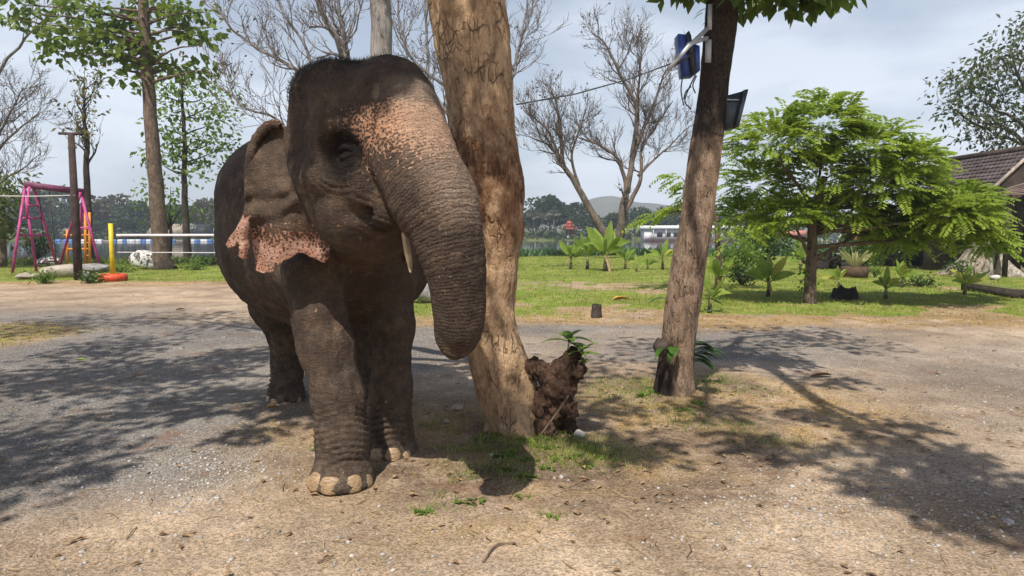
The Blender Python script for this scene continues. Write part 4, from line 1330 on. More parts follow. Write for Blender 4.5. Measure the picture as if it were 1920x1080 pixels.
# leafy teak on the left
rng = random.Random(21); nr = np.random.default_rng(21)
Y = 29.3
t = tree_thing('teak_tree', P(308, 506, Y), 'tall straight teak with broad green leaves above the pale rock')
mb = MB()
c, rad = limb(mb, [P(a, b, Y) for a, b in ((309, 512), (305, 492), (300, 440), (293, 350), (286, 260), (279, 170), (272, 80), (267, -20), (262, -140))], 0.37, 0.17, 40, 12, 0.05, 3)
mb2 = MB()
base_c = P(309, 505, Y)
mb2.tube([base_c + Vector((0, 0, -0.1)), base_c + Vector((0, 0, .15)), P(304, 488, Y), P(300, 462, Y)], [0.58, 0.44, 0.35, 0.30], 14)
mb2.build('trunk_foot', BARK_DARK, t, True)
LC = [(20, 35), (60, 28), (100, 48), (118, 78), (150, 72), (180, 58), (200, 85), (226, 100), (246, 84), (250, 116), (212, 140, .5), (256, 150, .5), (105, 95), (180, 18), (240, 12), (140, 22), (205, 40), (160, 100), (232, 60), (80, 60, .6), (300, 12), (330, 34), (355, 58), (380, 66), (392, 52, .6), (372, 84, .5), (292, 108), (320, 124), (350, 134), (386, 130), (330, 20), (262, 35), (275, 75), (130, 5), (40, 5), (360, 20, .6), (390, 20, .5)]
for q in LC:
    e = P(q[0], q[1], Y + rng.uniform(-1.2, 1.2))
    i = min(range(len(c)), key=lambda k: abs(c[k].z - (e.z - 0.3 * abs(e.x - c[k].x) * 0.6)))
    limb(mb, [c[i], c[i].lerp(e, 0.5) + Vector((0, 0, 0.15)), e], 0.07, 0.015, 7, 4, 0.12, rng.randrange(99))
mb.build('trunk', BARK_BROWN, t, True)
o = clusters(LC, Y, 42, 0.31, nr, 0.36, 1.0, width=0.7, droop=0.45, flat=0.55).build('crown', TEAK, t); o['kind'] = 'stuff'
o = clusters([(330, 52, .6), (300, 60, .6), (350, 95, .4), (210, 118, .4)], Y, 10, 0.3, nr, 0.28, 0.6, width=0.6, droop=0.6).build('dry_leaves', DRY, t); o['kind'] = 'stuff'

# lighter young tree to its right
rng = random.Random(22); nr = np.random.default_rng(22)
Y = 38.0
t = tree_thing('young_tree', P(352, 490, Y), 'slender young tree with pale green leaf layers left of the elephant')
mb = MB()
c, rad = limb(mb, [P(a, b, Y) for a, b in ((353, 496), (350, 440), (346, 360), (345, 280), (342, 200), (340, 128))], 0.24, 0.05, 40, 8, 0.08, 5)
LC = [(300, 160), (338, 168), (378, 160), (402, 176), (312, 202), (392, 212), (416, 216), (330, 216), (322, 262), (302, 282), (352, 262), (402, 268), (426, 276), (332, 292), (372, 302), (410, 300, .6), (285, 168, .5), (345, 140), (300, 240, .6), (385, 250, .7), (412, 190, .5), (320, 320, .5), (365, 330, .5), (290, 300, .6)]
for q in LC:
    e = P(q[0], q[1], Y + rng.uniform(-1.5, 1.5))
    i = min(range(len(c)), key=lambda k: abs(c[k].z - (e.z - 0.35 * abs(e.x - c[k].x))))
    limb(mb, [c[i], c[i].lerp(e, 0.5) + Vector((0, 0, -0.1)), e], 0.05, 0.012, 7, 4, 0.15, rng.randrange(99))
mb.build('trunk', BARK_DARK, t, True)
o = clusters(LC, Y, 70, 0.55, nr, 0.32, 1.2, width=0.55, droop=0.3, flat=0.65).build('crown', LIGHT, t); o['kind'] = 'stuff'

# thin tree with yellowing leaves behind the swing
rng = random.Random(23); nr = np.random.default_rng(23)
Y = 35.0
t = tree_thing('sparse_tree', P(166, 492, Y), 'thin half bare tree with yellowing leaves behind the pink swing')
mb, tips = MB(), []
c, rad = limb(mb, [P(a, b, Y) for a, b in ((168, 496), (166, 420), (163, 330), (162, 270), (158, 210), (154, 165))], 0.22, 0.04, 30, 7, 0.08, 6)
twigs_on(mb, tips, c, rad, 15, 0.42, 1.9, rng, dict(TWIG, levels=3, kids=[3, 3, 3]), 1, 0.9)
mb.build('trunk', BARK_DARK, t, True)
tp = [tips[k] for k in nr.choice(len(tips), 330)]
V, T = leaves_from_tips(tp, nr, 1, 0.12, 0.24, width=0.5, droop=0.5)
o = MB().add(V, None, T).build('crown', leafmat('yellowing_leaf', (0.10, 0.085, 0.025), (0.27, 0.235, 0.055), 0.4), t); o['kind'] = 'stuff'

# dense bush-like tree at the very left
rng = random.Random(24); nr = np.random.default_rng(24)
Y = 31.0
t = tree_thing('bushy_tree', P(6, 495, Y), 'dense dark bushy tree cut by the left edge of the picture')
mb = MB()
c, rad = limb(mb, [P(a, b, Y) for a, b in ((6, 500), (5, 450), (2, 410), (-6, 370))], 0.16, 0.08, 12, 8)
for q in ((-30, 380), (30, 390), (-50, 420), (36, 430), (0, 345)):
    limb(mb, [c[6], P(q[0] * .5, q[1] + 20, Y), P(q[0], q[1], Y)], 0.07, 0.02, 7, 5)
mb.build('trunk', BARK_BROWN, t, True)
LC = [(nr.normal(-10, 26), nr.uniform(332, 446)) for k in range(58)]
o = clusters(LC, Y, 22, 0.34, nr, 0.28, 1.2, width=0.5, droop=0.6).build('crown', leafmat('bushy_leaf', (0.035, 0.065, 0.012), (0.14, 0.16, 0.035), 0.35), t); o['kind'] = 'stuff'

# low leafy shrub tree between teak and young tree
nr = np.random.default_rng(25)
Y = 40.0
t = tree_thing('small_leafy_tree', P(318, 488, Y), 'small leafy tree half hidden behind the teak trunk')
mb = MB(); limb(mb, [P(318, 490, Y), P(320, 440, Y), P(316, 400, Y)], 0.12, 0.05, 10, 6, 0.05, 2)
for q in ((275, 360), (300, 380), (330, 400), (350, 385), (320, 350)):
    limb(mb, [P(318, 430, Y), P((q[0] + 318) / 2, 400, Y), P(q[0], q[1], Y)], 0.05, 0.015, 6, 4)
mb.build('trunk', BARK_DARK, t, True)
LC = [(268, 352), (280, 372), (300, 385), (318, 380), (330, 402), (345, 410), (360, 392), (310, 405), (295, 360), (332, 372), (285, 395, .5), (370, 410, .6), (300, 340, .6)]
o = clusters(LC, Y, 30, 0.42, nr, 0.30, 1.0, width=0.5, droop=0.5).build('crown', LIGHT, t); o['kind'] = 'stuff'

# ---------- bare trees
def bare_tree(name, label, base, limbs, Y, seed, o, per, L0, mat, dry=0, drysize=0.12, lev=1, group=None):
    rng = random.Random(seed); nr = np.random.default_rng(seed)
    t = tree_thing(name, base, label, group)
    mb, tips = MB(), []
    for pts, r0, r1, tw, t0 in limbs:
        pp = [P(q[0], q[1], Y + (q[2] if len(q) > 2 else 0)) for q in pts]
        c, rad = limb(mb, pp, r0, r1, max(10, 4 * len(pp)), 8, 0.10, seed)
        twigs_on(mb, tips, c, rad, tw, t0, L0, rng, o, lev)
    mb.build('trunk', mat, t, True)
    if dry and tips:
        tp = [tips[k] for k in nr.choice(len(tips), dry)]
        V, T = leaves_from_tips(tp, nr, 1, 0.05, drysize, width=0.6, droop=0.6)
        q = MB().add(V, None, T).build('dry_leaves', DRYLEAF, t); q['kind'] = 'stuff'
    return t
DRYLEAF = simple('withered_leaf', (0.10, 0.075, 0.055), 0.9, 0.4, 6)
TW = dict(levels=4, kids=[4, 3, 3, 3], wob=0.20, trop=0.13, lr=(0.55, 0.8), ang=(0.3, 0.85), taper=0.45, rmin=0.011, nseg=4)
bare_tree('bare_tree', 'bare tree behind the elephant head spreading grey twigs to the left', P(662, 520, 24), [
    ([(664, 525), (661, 380), (656, 230), (650, 130), (636, 85), (612, 35), (592, -40)], .21, .07, 12, 0.5),
    ([(656, 215), (628, 195), (585, 160), (540, 120), (480, 90), (430, 50), (395, 5)], .10, .025, 14, 0.25),
    ([(652, 280), (610, 290), (560, 262), (520, 222), (470, 205), (408, 165)], .08, .02, 13, 0.3),
    ([(648, 120), (642, 60), (630, -30)], .10, .05, 8, 0.2),
    ([(600, 172), (570, 80), (535, 30), (500, -40)], .06, .02, 9, 0.2)], 24, 31, TW, 0, 1.35, bark('bare_bark', (0.16, 0.135, 0.125), (0.27, 0.235, 0.22), 7), 260, 0.11)
bare_tree('bare_tree', 'bare tree whose twigs show on both sides of the big trunk', P(884, 520, 27), [
    ([(886, 525), (886, 380), (888, 250), (880, 180), (868, 60), (860, -60)], .22, .08, 12, 0.4),
    ([(886, 260), (840, 215), (808, 160), (800, 80), (800, -40)], .10, .04, 11, 0.25),
    ([(888, 240), (940, 180), (968, 120), (982, 50), (990, -40)], .09, .025, 14, 0.3),
    ([(880, 190), (780, 120), (752, 60), (745, -40)], .07, .03, 10, 0.3)], 27, 32, TW, 0, 1.45, bark('bare_bark_violet', (0.17, 0.15, 0.145), (0.30, 0.27, 0.26), 7), 320, 0.12)
bare_tree('bare_tree', 'bare bush-like tree with fine twigs at the left edge of the picture', P(-45, 500, 33), [
    ([(-45, 505), (-40, 400), (-30, 300), (-10, 220)], .2, .06, 12, 0.3),
    ([(-35, 350), (0, 280), (40, 240), (70, 215)], .08, .02, 12, 0.2),
    ([(-30, 300), (5, 240), (30, 190), (45, 165)], .07, .02, 12, 0.2),
    ([(-38, 380), (20, 330), (75, 290)], .06, .02, 9, 0.3),
    ([(-45, 250), (-10, 150), (28, 95), (66, 55), (110, 10)], .09, .03, 5, 0.6)], 33, 33, TW, 0, 1.5, BARK_GREY, 200, 0.12)
TW2 = dict(TW, levels=4, kids=[4, 4, 3, 3])
BT = bark('bare_bark_twin', (0.075, 0.055, 0.045), (0.19, 0.145, 0.115), 5)
bare_tree('bare_tree', 'bare tree leaning left over the lake shore, thinner of the pair', P(1140, 470, 42), [
    ([(1146, 476), (1136, 444), (1112, 402), (1082, 352), (1056, 308)], .30, .14, 2, 0.8),
    ([(1058, 312), (1036, 278), (993, 256)], .14, .03, 11, 0.15), ([(1056, 308), (1051, 260), (1045, 207), (1032, 165)], .14, .03, 14, 0.15),
    ([(1090, 364), (1072, 298), (1083, 255), (1101, 205)], .10, .03, 11, 0.25), ([(1056, 308), (1024, 242), (980, 205)], .09, .03, 11, 0.2)], 42, 34, TW2, 0, 1.55, BT, 260, 0.17, group=None)
bare_tree('bare_tree', 'bare vase-shaped tree with wide crown, larger of the pair by the lake', P(1156, 470, 42.5), [
    ([(1153, 476), (1160, 440), (1168, 395), (1175, 365)], .31, .22, 1, 0.9),
    ([(1175, 365), (1172, 335), (1153, 292), (1119, 270), (1084, 258)], .16, .03, 13, 0.3), ([(1176, 362), (1186, 290), (1193, 204), (1167, 148), (1138, 88), (1110, 62)], .19, .025, 18, 0.25),
    ([(1186, 300), (1206, 240), (1216, 222), (1241, 148), (1266, 112)], .14, .025, 15, 0.2), ([(1196, 330), (1238, 289), (1290, 240)], .09, .02, 10, 0.3),
    ([(1170, 400), (1186, 372), (1200, 333), (1204, 280), (1224, 246), (1262, 190)], .17, .03, 13, 0.4), ([(1193, 215), (1200, 140), (1206, 80)], .10, .025, 11, 0.15), ([(1160, 130), (1178, 95), (1186, 68)], .05, .02, 7, 0.1)], 42.5, 35, TW2, 0, 1.6, BT, 320, 0.17)
nr = np.random.default_rng(36)
# a few living leaves in the left one, as its own twig cluster
# grey straight trunk behind the head
t = tree_thing('grey_trunk_tree', P(716, 525, 21), 'straight grey trunk rising behind the elephant crown')
mb = MB(); c, rad = limb(mb, [P(a, b, 21) for a, b in ((716, 530), (717, 400), (717, 250), (715, 120), (714, 0), (712, -150))], .36, .29, 40, 14, 0.04, 7)
tips = []; twigs_on(mb, tips, c, rad, 5, 0.93, 2.4, random.Random(5), dict(TWIG, levels=3, kids=[3, 3, 3]), 1, 1.0)
mb.build('trunk', bark('trunk_grey', (0.175, 0.155, 0.135), (0.30, 0.265, 0.235), 6, 6, 0.03), t, True)
V, T = leaves_from_tips(tips, nr, 2, 0.2, 0.3, width=0.6)
q = MB().add(V, None, T).build('crown', TEAK, t); q['kind'] = 'stuff'

# ---------- tree over the roof, top right
rng = random.Random(41); nr = np.random.default_rng(41); Y = 34
t = tree_thing('roof_tree', P(2000, 500, Y), 'grey green tree rising over the dark roof at the right edge')
mb = MB(); tips = []
for pts, r0, r1 in (([(2000, 510), (1990, 420), (1965, 300), (1950, 200), (1940, 90)], .35, .1), ([(1966, 300), (1915, 232), (1870, 205), (1835, 190)], .12, .03), ([(1970, 320), (1900, 250), (1830, 232), (1790, 205)], .12, .03), ([(1955, 240), (1915, 160), (1890, 90)], .12, .03), ([(1975, 350), (1930, 280), (1880, 262), (1840, 262)], .08, .02)):
    c, rad = limb(mb, [P(a, b, Y) for a, b in pts], r0, r1, 20, 7, 0.15, 4)
    twigs_on(mb, tips, c, rad, 6, 0.4, 1.6, rng, dict(TWIG, levels=3, kids=[3, 3, 3]), 1)
mb.build('trunk', BARK_DARK, t, True)
LC = [(1905, 62), (1880, 100), (1832, 128), (1812, 150), (1790, 158), (1850, 140), (1888, 135), (1915, 105), (1800, 212), (1840, 216), (1870, 240), (1900, 190), (1880, 180), (1780, 206, .6), (1830, 250), (1855, 190), (1920, 160), (1820, 175), (1930, 70), (1940, 130), (1930, 220), (1895, 225), (1860, 105), (1860, 268, .6), (1900, 262), (1950, 30), (1970, 100)]
o = clusters(LC, Y, 92, 0.58, nr, 0.29, 1.2, width=0.46, droop=0.5).build('crown', leafmat('greygreen_leaf', (0.045, 0.06, 0.026), (0.125, 0.145, 0.055), 0.3), t); o['kind'] = 'stuff'

# ---------- the spreading tree with feathery leaves
def frond_cloud(base, dirs, nr, ln, pairs=9, leaflet=0.15, w=0.05, droop=0.55):
    """feather leaves: arrays of bases and directions -> leaflet triangles"""
    n = len(base)
    d = dirs / np.linalg.norm(dirs, axis=1)[:, None]
    L_ = ln * nr.uniform(0.7, 1.2, n)
    s = np.cross(d, np.array((0, 0, 1.0))); s /= np.maximum(np.linalg.norm(s, axis=1), 1e-6)[:, None]
    VV, TT = [], []
    k0 = 0
    for k in range(pairs):
        t = (k + 1.0) / pairs
        c = base + d * (L_ * t)[:, None]; c[:, 2] -= droop * L_ * t * t
        dd = d.copy(); dd[:, 2] -= 2 * droop * t; dd /= np.linalg.norm(dd, axis=1)[:, None]
        size = leaflet * (0.7 + 0.5 * math.sin(math.pi * min(1, t * 0.9)))
        for sg in (-1, 1):
            ld = s * sg * 0.85 + dd * 0.5 + nr.normal(size=(n, 3)) * 0.12; ld[:, 2] -= 0.30
            ld /= np.linalg.norm(ld, axis=1)[:, None]
            wv = dd - ld * np.einsum('ij,ij->i', dd, ld)[:, None]
            wv /= np.maximum(np.linalg.norm(wv, axis=1), 1e-6)[:, None]
            V = np.stack([c, c + ld * size * .5 + wv * w * .5, c + ld * size, c + ld * size * .5 - wv * w * .5], 1).reshape(-1, 3)
            i = np.arange(n)[:, None] * 4 + k0
            VV.append(V); TT.append(i + np.array((0, 1, 2))); TT.append(i + np.array((0, 2, 3)))
            k0 += len(V)
    return np.concatenate(VV), np.concatenate(TT)
rng = random.Random(51); nr = np.random.default_rng(51); Y = 15.3
FEATHER = leafmat('feather_leaf', (0.12, 0.195, 0.018), (0.33, 0.42, 0.055), 0.45, 0.45, 1.6)
t = tree_thing('feather_leaf_tree', P(1520, 571, Y), 'spreading green tree with feathery drooping leaves on the lawn')
LOBE = [(1450, 268, 80, 62), (1545, 232, 70, 55), (1620, 275, 85, 55), (1425, 345, 75, 65), (1540, 330, 105, 75), (1650, 345, 95, 65), (1725, 350, 75, 45), (1790, 395, 62, 36), (1832, 428, 44, 28), (1720, 405, 85, 45), (1400, 400, 55, 45), (1580, 392, 90, 40), (1480, 400, 70, 36), (1650, 420, 60, 34), (1705, 300, 60, 38), (1760, 425, 70, 30), (1845, 452, 42, 20), (1800, 372, 60, 30), (1690, 440, 60, 24)]
mb = MB()
c, rad = limb(mb, [P(a, b, Y) for a, b in ((1519, 585), (1520, 540), (1522, 470), (1526, 400), (1545, 330))], .15, .07, 24, 10, 0.03, 4)
B_, D_ = [], []
for (a, b, rx, ry) in LOBE:
    ctr = np.array(tuple(P(a, b + 8, Y + rng.uniform(-0.9, 0.9))))
    R3 = np.array((rx / pxm(Y), min(1.6, rx / pxm(Y) * 1.3), ry / pxm(Y))) * 0.82
    i = 10 + rng.randrange(10)
    limb(mb, [c[i], c[i].lerp(Vector(ctr), 0.5) + Vector((0, 0, -.05)), Vector(ctr)], .055, .012, 8, 5, .08, rng.randrange(99))
    m = int(38 + rx * 1.8)
    u = nr.normal(size=(m, 3)); u /= np.linalg.norm(u, axis=1)[:, None]
    u[:, 2] = np.where(u[:, 2] < -0.45, -u[:, 2], u[:, 2])
    rr = nr.uniform(0.45, 0.95, m)[:, None]
    B_.append(ctr + u * R3 * rr); D_.append(u * np.array((1, 1, .55)) + nr.normal(size=(m, 3)) * .3 + np.array((0, 0, .22)))
# long arching shoots on top and at the sides
for (a, b, dx, dz) in ((1410, 235, -1, .4), (1438, 205, -.9, .6), (1470, 210, .3, .9), (1520, 190, -.6, .7), (1560, 180, .8, .5), (1545, 172, -.3, .7), (1600, 215, 1, .3), (1640, 250, 1, .4), (1690, 275, .9, .4), (1745, 285, 1, .25), (1740, 318, 1, .2), (1790, 352, 1, .1), (1830, 388, 1, 0), (1850, 415, 1, -.1), (1360, 300, -1, .1), (1352, 350, -1, 0), (1380, 270, -1, .2), (1500, 205, .6, .6), (1740, 280, -.4, .8), (1585, 200, .5, .8)):
    for k in range(6):
        B_.append(np.array([tuple(P(a + rng.uniform(-14, 14), b + rng.uniform(-4, 22), Y + rng.uniform(-1.2, .8)))]))
        D_.append(np.array([(dx + rng.gauss(0, .3), rng.gauss(0, .5), dz + rng.gauss(0, .2))]))
mb.build('trunk', BARK_BROWN, t, True)
V, T = frond_cloud(np.concatenate(B_), np.concatenate(D_), nr, 0.50, 11, 0.120, 0.044, 0.40)
o = MB().add(V, None, T).build('crown', FEATHER, t); o['kind'] = 'stuff'
# vine leaves climbing its trunk
pos = np.array([tuple(P(1508 + nr.normal() * 7, nr.uniform(478, 545), Y - .05 + nr.normal() * .08)) for k in range(60)])
V, T = leaf_cloud(pos, np.tile((-.6, -.4, -.3), (60, 1)), nr, 0.10, width=.6)
o = MB().add(V, None, T).build('vine_leaves', LIGHT, t); o['kind'] = 'stuff'
# a second feathery tree behind the leaning trunk, shoots poke out on its left
Y = 19.0
t = tree_thing('feather_leaf_tree', P(1346, 545, Y), 'feathery shoots of a thin tree poking out left of the leaning trunk')
mb = MB(); limb(mb, [P(a, b, Y) for a, b in ((1346, 548), (1348, 500), (1344, 440), (1338, 400), (1320, 360))], .10, .04, 16, 8, .05, 3)
for q in ((1250, 330), (1205, 412), (1240, 398), (1275, 380), (1380, 430)):
    limb(mb, [P(1340, 410, Y), P((q[0] + 1340) / 2, (q[1] + 395) / 2 - 8, Y), P(q[0] + 25, q[1], Y)], .03, .008, 8, 4)
mb.build('trunk', BARK_BROWN, t, True)
B_, D_ = [], []
for (a, b, dx) in ((1275, 335, -1), (1262, 330, -.8), (1285, 345, -1), (1230, 408, -1), (1215, 414, -1), (1250, 400, -1), (1270, 390, -1), (1285, 380, -.7), (1262, 395, -.6), (1290, 360, -.6), (1370, 420, .5), (1390, 430, .6), (1360, 445, -.2), (1400, 445, .5)):
    for k in range(5):
        B_.append(tuple(P(a + rng.uniform(-8, 8), b + rng.uniform(-6, 6), Y + rng.uniform(-.6, .6)))); D_.append((dx + rng.gauss(0, .3), rng.gauss(0, .5), rng.gauss(.15, .2)))
V, T = frond_cloud(np.array(B_), np.array(D_), nr, 0.55, 8, 0.16, 0.06)
o = MB().add(V, None, T).build('crown', FEATHER, t); o['kind'] = 'stuff'

# ---------- far bank: wood, single round trees, palms
nr = np.random.default_rng(61)
def far_crown(seed, dense=1400, lump=9):
    r = np.random.default_rng(seed)
    out = MB()
    for k in range(lump):
        u = r.normal(size=3); u /= np.linalg.norm(u); u[2] = abs(u[2]) * 0.8 - 0.1
        c = u * r.uniform(0.35, 0.72); s = r.uniform(0.32, 0.5)
        m = dense // lump
        q = r.normal(size=(m, 3)); q /= np.linalg.norm(q, axis=1)[:, None]
        pos = c + q * s * r.uniform(0.75, 1.0, m)[:, None]
        V, T = leaf_cloud(pos, q, r, 0.15, width=0.9, droop=0.1, spread=0.5, flat=0.35)
        out.add(V, None, T)
    return out
FARL = [leafmat('far_leaf_dark', (0.022, 0.042, 0.014), (0.055, 0.085, 0.026), 0.2, 0.7, 0.15), leafmat('far_leaf_olive', (0.045, 0.06, 0.022), (0.10, 0.115, 0.045), 0.2, 0.7, 0.15), leafmat('far_leaf_brown', (0.085, 0.075, 0.045), (0.16, 0.135, 0.085), 0.2, 0.7, 0.15)]
FARM = []
for k in range(4):
    FARM.append([far_crown(70 + k).build('far_crown', m, mesh_only=True) for m in FARL])
mb = MB(); mb.tube([(0, 0, -0.9), (0.02, 0, -0.4), (0, 0.03, 0.1)], [0.05, 0.04, 0.03], 6); FART = mb.build('far_trunk', BARK_DARK, mesh_only=True)
def far_tree(px, top, Y, wpx, ci, k, label, group, name='far_tree'):
    base = P(px, 452, Y); zt = P(px, top, Y).z; base.z = 0.4
    h = zt - base.z; rx = wpx / 2 / pxm(Y)
    t = thing(name, base, label, 'tree', group)
    o = link('crown', FARM[k % 4][ci], None, t, (0, 0, h * 0.52)); o.scale = (rx, rx, h * 0.52); o.rotation_euler.z = nr.uniform(0, 6)
    o = link('trunk', FART, None, t, (0, 0, h * 0.5)); o.scale = (h * .5, h * .5, h * .56)
FT = [(995, 388, 176, 60, 0), (1030, 360, 182, 95, 0), (1072, 372, 186, 85, 0), (1100, 395, 178, 60, 0), (1150, 393, 176, 70, 0), (1198, 384, 180, 70, 0), (1235, 400, 180, 60, 0), (1262, 375, 190, 70, 1), (1300, 385, 188, 70, 1), (1345, 395, 184, 70, 0), (1400, 392, 186, 80, 1), (1460, 398, 182, 80, 0), (1520, 395, 184, 80, 0), (1580, 402, 184, 80, 1), (1640, 398, 186, 90, 0), (1710, 395, 184, 90, 0), (1790, 392, 186, 100, 1), (1880, 390, 184, 100, 0), (1960, 390, 184, 100, 0),
      (-60, 372, 176, 110, 0), (10, 368, 180, 90, 0), (55, 362, 182, 80, 0), (105, 338, 190, 120, 1), (165, 368, 182, 90, 0), (215, 358, 184, 100, 2), (262, 372, 178, 90, 0), (312, 378, 180, 80, 1), (355, 372, 184, 90, 0), (398, 366, 182, 80, 2), (430, 380, 180, 80, 1), (135, 396, 172, 80, 0), (240, 402, 170, 80, 0), (190, 410, 168, 70, 0), (290, 408, 170, 60, 0), (60, 398, 170, 70, 0)]
for k, (px, top, Yf, w, ci) in enumerate(FT):
    far_tree(px, top, Yf, w, ci, k, ('dark round-crowned tree in the wood across the lake', 'olive round-crowned tree in the wood across the lake', 'brown half bare tree in the wood across the lake')[ci], ('dark trees across the lake', 'olive trees across the lake', 'brown trees across the lake')[ci])
# undergrowth that closes the wood along the bank
V_, T_ = [], []
mbu = MB()
for px in np.arange(-160, 2100, 9):
    Yf = far_edge(np.array([(px - 960) / 1300 * 168]))[0] + nr.uniform(1.0, 9.0); c = np.array(((px - 960) / 1300 * Yf, Yf, 0.6)); hgt = nr.uniform(1.0, 4.2)
    q = nr.normal(size=(34, 3)); q /= np.linalg.norm(q, axis=1)[:, None]
    pos = q * np.array((1.7, 1.5, hgt)) * nr.uniform(.6, 1, 34)[:, None] + c; pos[:, 2] = np.abs(pos[:, 2] - .3) + .3
    V, T = leaf_cloud(pos, q, nr, 0.8, width=.9, spread=.5); mbu.add(V, None, T)
tag(mbu.build('far_undergrowth', FARL[0]), 'dark undergrowth lining the far bank of the lake', 'undergrowth', kind='stuff')

PALM = leafmat('palm_leaf', (0.10, 0.105, 0.07), (0.22, 0.205, 0.15), 0.3, 0.7, 0.3)
mb = MB()
mb.tube([(0, 0, 0), (0.08, 0, 2.5), (0.0, 0, 5.0)], [.2, .14, .12], 7); PT = mb.build('palm_trunk', BARK_GREY, mesh_only=True)
V, T = frond_cloud(np.array([(0, 0, 0.0)]), np.array([(1, 0, .55)]), nr, 2.6, 14, 0.8, 0.16, 0.42)
PF = MB().add(V, None, T).build('palm_frond', PALM, mesh_only=True)
for px, py, Yf, lab in ((1038, 447, 170, 'pale tall palm nearest the red pavilion'), (1016, 447, 171, 'middle palm of the three left of the pavilion'), (1000, 449, 172, 'palm of the three nearest the big trunk')):
    b = P(px, py, Yf); b.z = 0.5
    t = thing('palm_tree', b, lab, 'palm', 'palms on the far bank')
    link('trunk', PT, None, t, (0, 0, 0)).scale = (1, 1, 1.05 if px > 1030 else .95)
    for k in range(15):
        o = link('frond', PF, None, t, (0, 0, 5.2 if px > 1030 else 4.7)); o.rotation_euler = (nr.uniform(-.3, .3), nr.uniform(-.75, .35), k * 2.4 + nr.uniform(-.2, .2)); 

# ---------- banana plants on the lawn
BAN = leafmat('banana_leaf', (0.14, 0.215, 0.03), (0.31, 0.40, 0.07), 0.45, 0.45, 2.0)
BANY = leafmat('banana_leaf_yellow', (0.35, 0.33, 0.06), (0.50, 0.47, 0.10), 0.45)
BSTEM = simple('banana_stem', (0.19, 0.20, 0.07), 0.7, 0.4, 9, c2=(0.30, 0.26, 0.11))
BDARK = simple('banana_stem_dark', (0.05, 0.042, 0.028), 0.8, 0.4, 9)
DRYB = simple('dead_banana_leaf', (0.33, 0.24, 0.13), 0.9, 0.35, 9)
def banana(px, py, top, n, seed, label, wide=1.0, yellow=0, dead=0):
    rng = random.Random(seed)
    b = G(px, py); Yb = b.y; h = (py - top) / pxm(Yb)
    b.z = float(ground_z(np.array([b.x]), np.array([b.y]))[0]) - 0.02
    t = thing('banana_plant', b, label, 'banana plant', 'banana plants on the lawn')
    hs = h * rng.uniform(0.40, 0.5)
    mb = MB(); mb.tube([b, b + Vector((0.01, 0, hs * .45))], [.065 * h ** .5, .055 * h ** .5], 8); mb.build('stem_foot', BDARK, t, True)
    mb = MB(); mb.tube([b + Vector((0.01, 0, hs * .44)), b + Vector((0, 0, hs))], [.05 * h ** .5, .03 * h ** .5], 8); mb.build('stem', BSTEM, t, True)
    n += 3
    for k in range(n):
        a = k * 2.4 + rng.uniform(-.4, .4)
        el = rng.uniform(0.35, 1.9) if k < n - 1 else 3.0
        ln = h * rng.uniform(0.48, 0.74) * wide
        d = Vector((math.cos(a), math.sin(a) * .8, el)).normalized()
        p0 = b + Vector((0, 0, hs * rng.uniform(.82, 1.0)))
        p1 = p0 + d * (0.16 * h)
        mb = MB(); mb.tube([p0, p1], [.016, .011], 5)
        blade_leaf(mb, p1, d, (rng.uniform(-.8, .8), rng.uniform(-1, -.3), .5), ln, ln * rng.uniform(.27, .34), rng.uniform(.1, .55) * (0 if el > 2 else 1), 9, .12)
        mb.build('leaf', BANY if k < yellow else BAN, t, True)
    for k in range(dead):
        mb = MB(); a = rng.uniform(0, 6.3)
        blade_leaf(mb, b + Vector((0, 0, hs)), (math.cos(a) * .5, math.sin(a) * .5, -.4), (0, 0, 1), h * .42, h * .07, 0.9, 5); mb.build('dead_leaf', DRYB, t)
for k, a in enumerate(((1070, 507, 452, 6, 'banana plant leftmost of the lakeside row', 1.0, 0, 1), (1101, 507, 446, 7, 'banana plant second from left in the lakeside row', 1.1, 0, 0), (1134, 510, 432, 9, 'tallest banana plant of the lakeside row, in front of the bare trees', 1.1, 0, 4),
                       (1172, 506, 466, 6, 'mid-sized banana plant right of the tallest one', 1.2, 0, 0), (1193, 510, 484, 4, 'small banana plant with one yellow leaf', 1.0, 2, 0), (1214, 506, 482, 4, 'low wide banana plant before the houseboat', 1.5, 0, 0), (1242, 506, 455, 6, 'yellow green banana plant just left of the leaning trunk', 1.0, 1, 0),
                       (1346, 545, 482, 7, 'banana plant just right of the leaning trunk', 1.1, 1, 0), (1440, 556, 484, 7, 'banana plant with hanging leaf left of the feathery tree', 1.15, 1, 1), (1572, 540, 505, 5, 'yellow banana leaves behind the black stump', 1.3, 3, 0), (1660, 563, 505, 5, 'young banana plant with dark bulbous foot', .9, 1, 0),
                       (1690, 542, 494, 7, 'yellow green banana clump right of centre lawn', 1.2, 3, 0), (1808, 556, 508, 6, 'pale banana plant beside the mossy beam', 1.3, 3, 0), (1500, 507, 468, 5, 'far banana plant behind the feathery tree trunk', 1.5, 1, 0), (1330, 590, 520, 4, 'banana leaves half hidden by the leaning trunk', 1.0, 0, 0))):
    banana(a[0], a[1], a[2], a[3], 80 + k, a[4], a[5], a[6], a[7])
# ================================================================== things
def zground(q):
    return float(ground_z(np.array([q.x]), np.array([q.y]))[0])
PINK = simple('magenta_paint', (0.42, 0.055, 0.20), 0.5, 0.3, 3, 0.4)
PURP = simple('plum_paint', (0.16, 0.035, 0.085), 0.6, 0.3, 3, 0.4)
ORANGE = simple('orange_paint', (0.62, 0.24, 0.03), 0.5, 0.25, 4, 0.4)
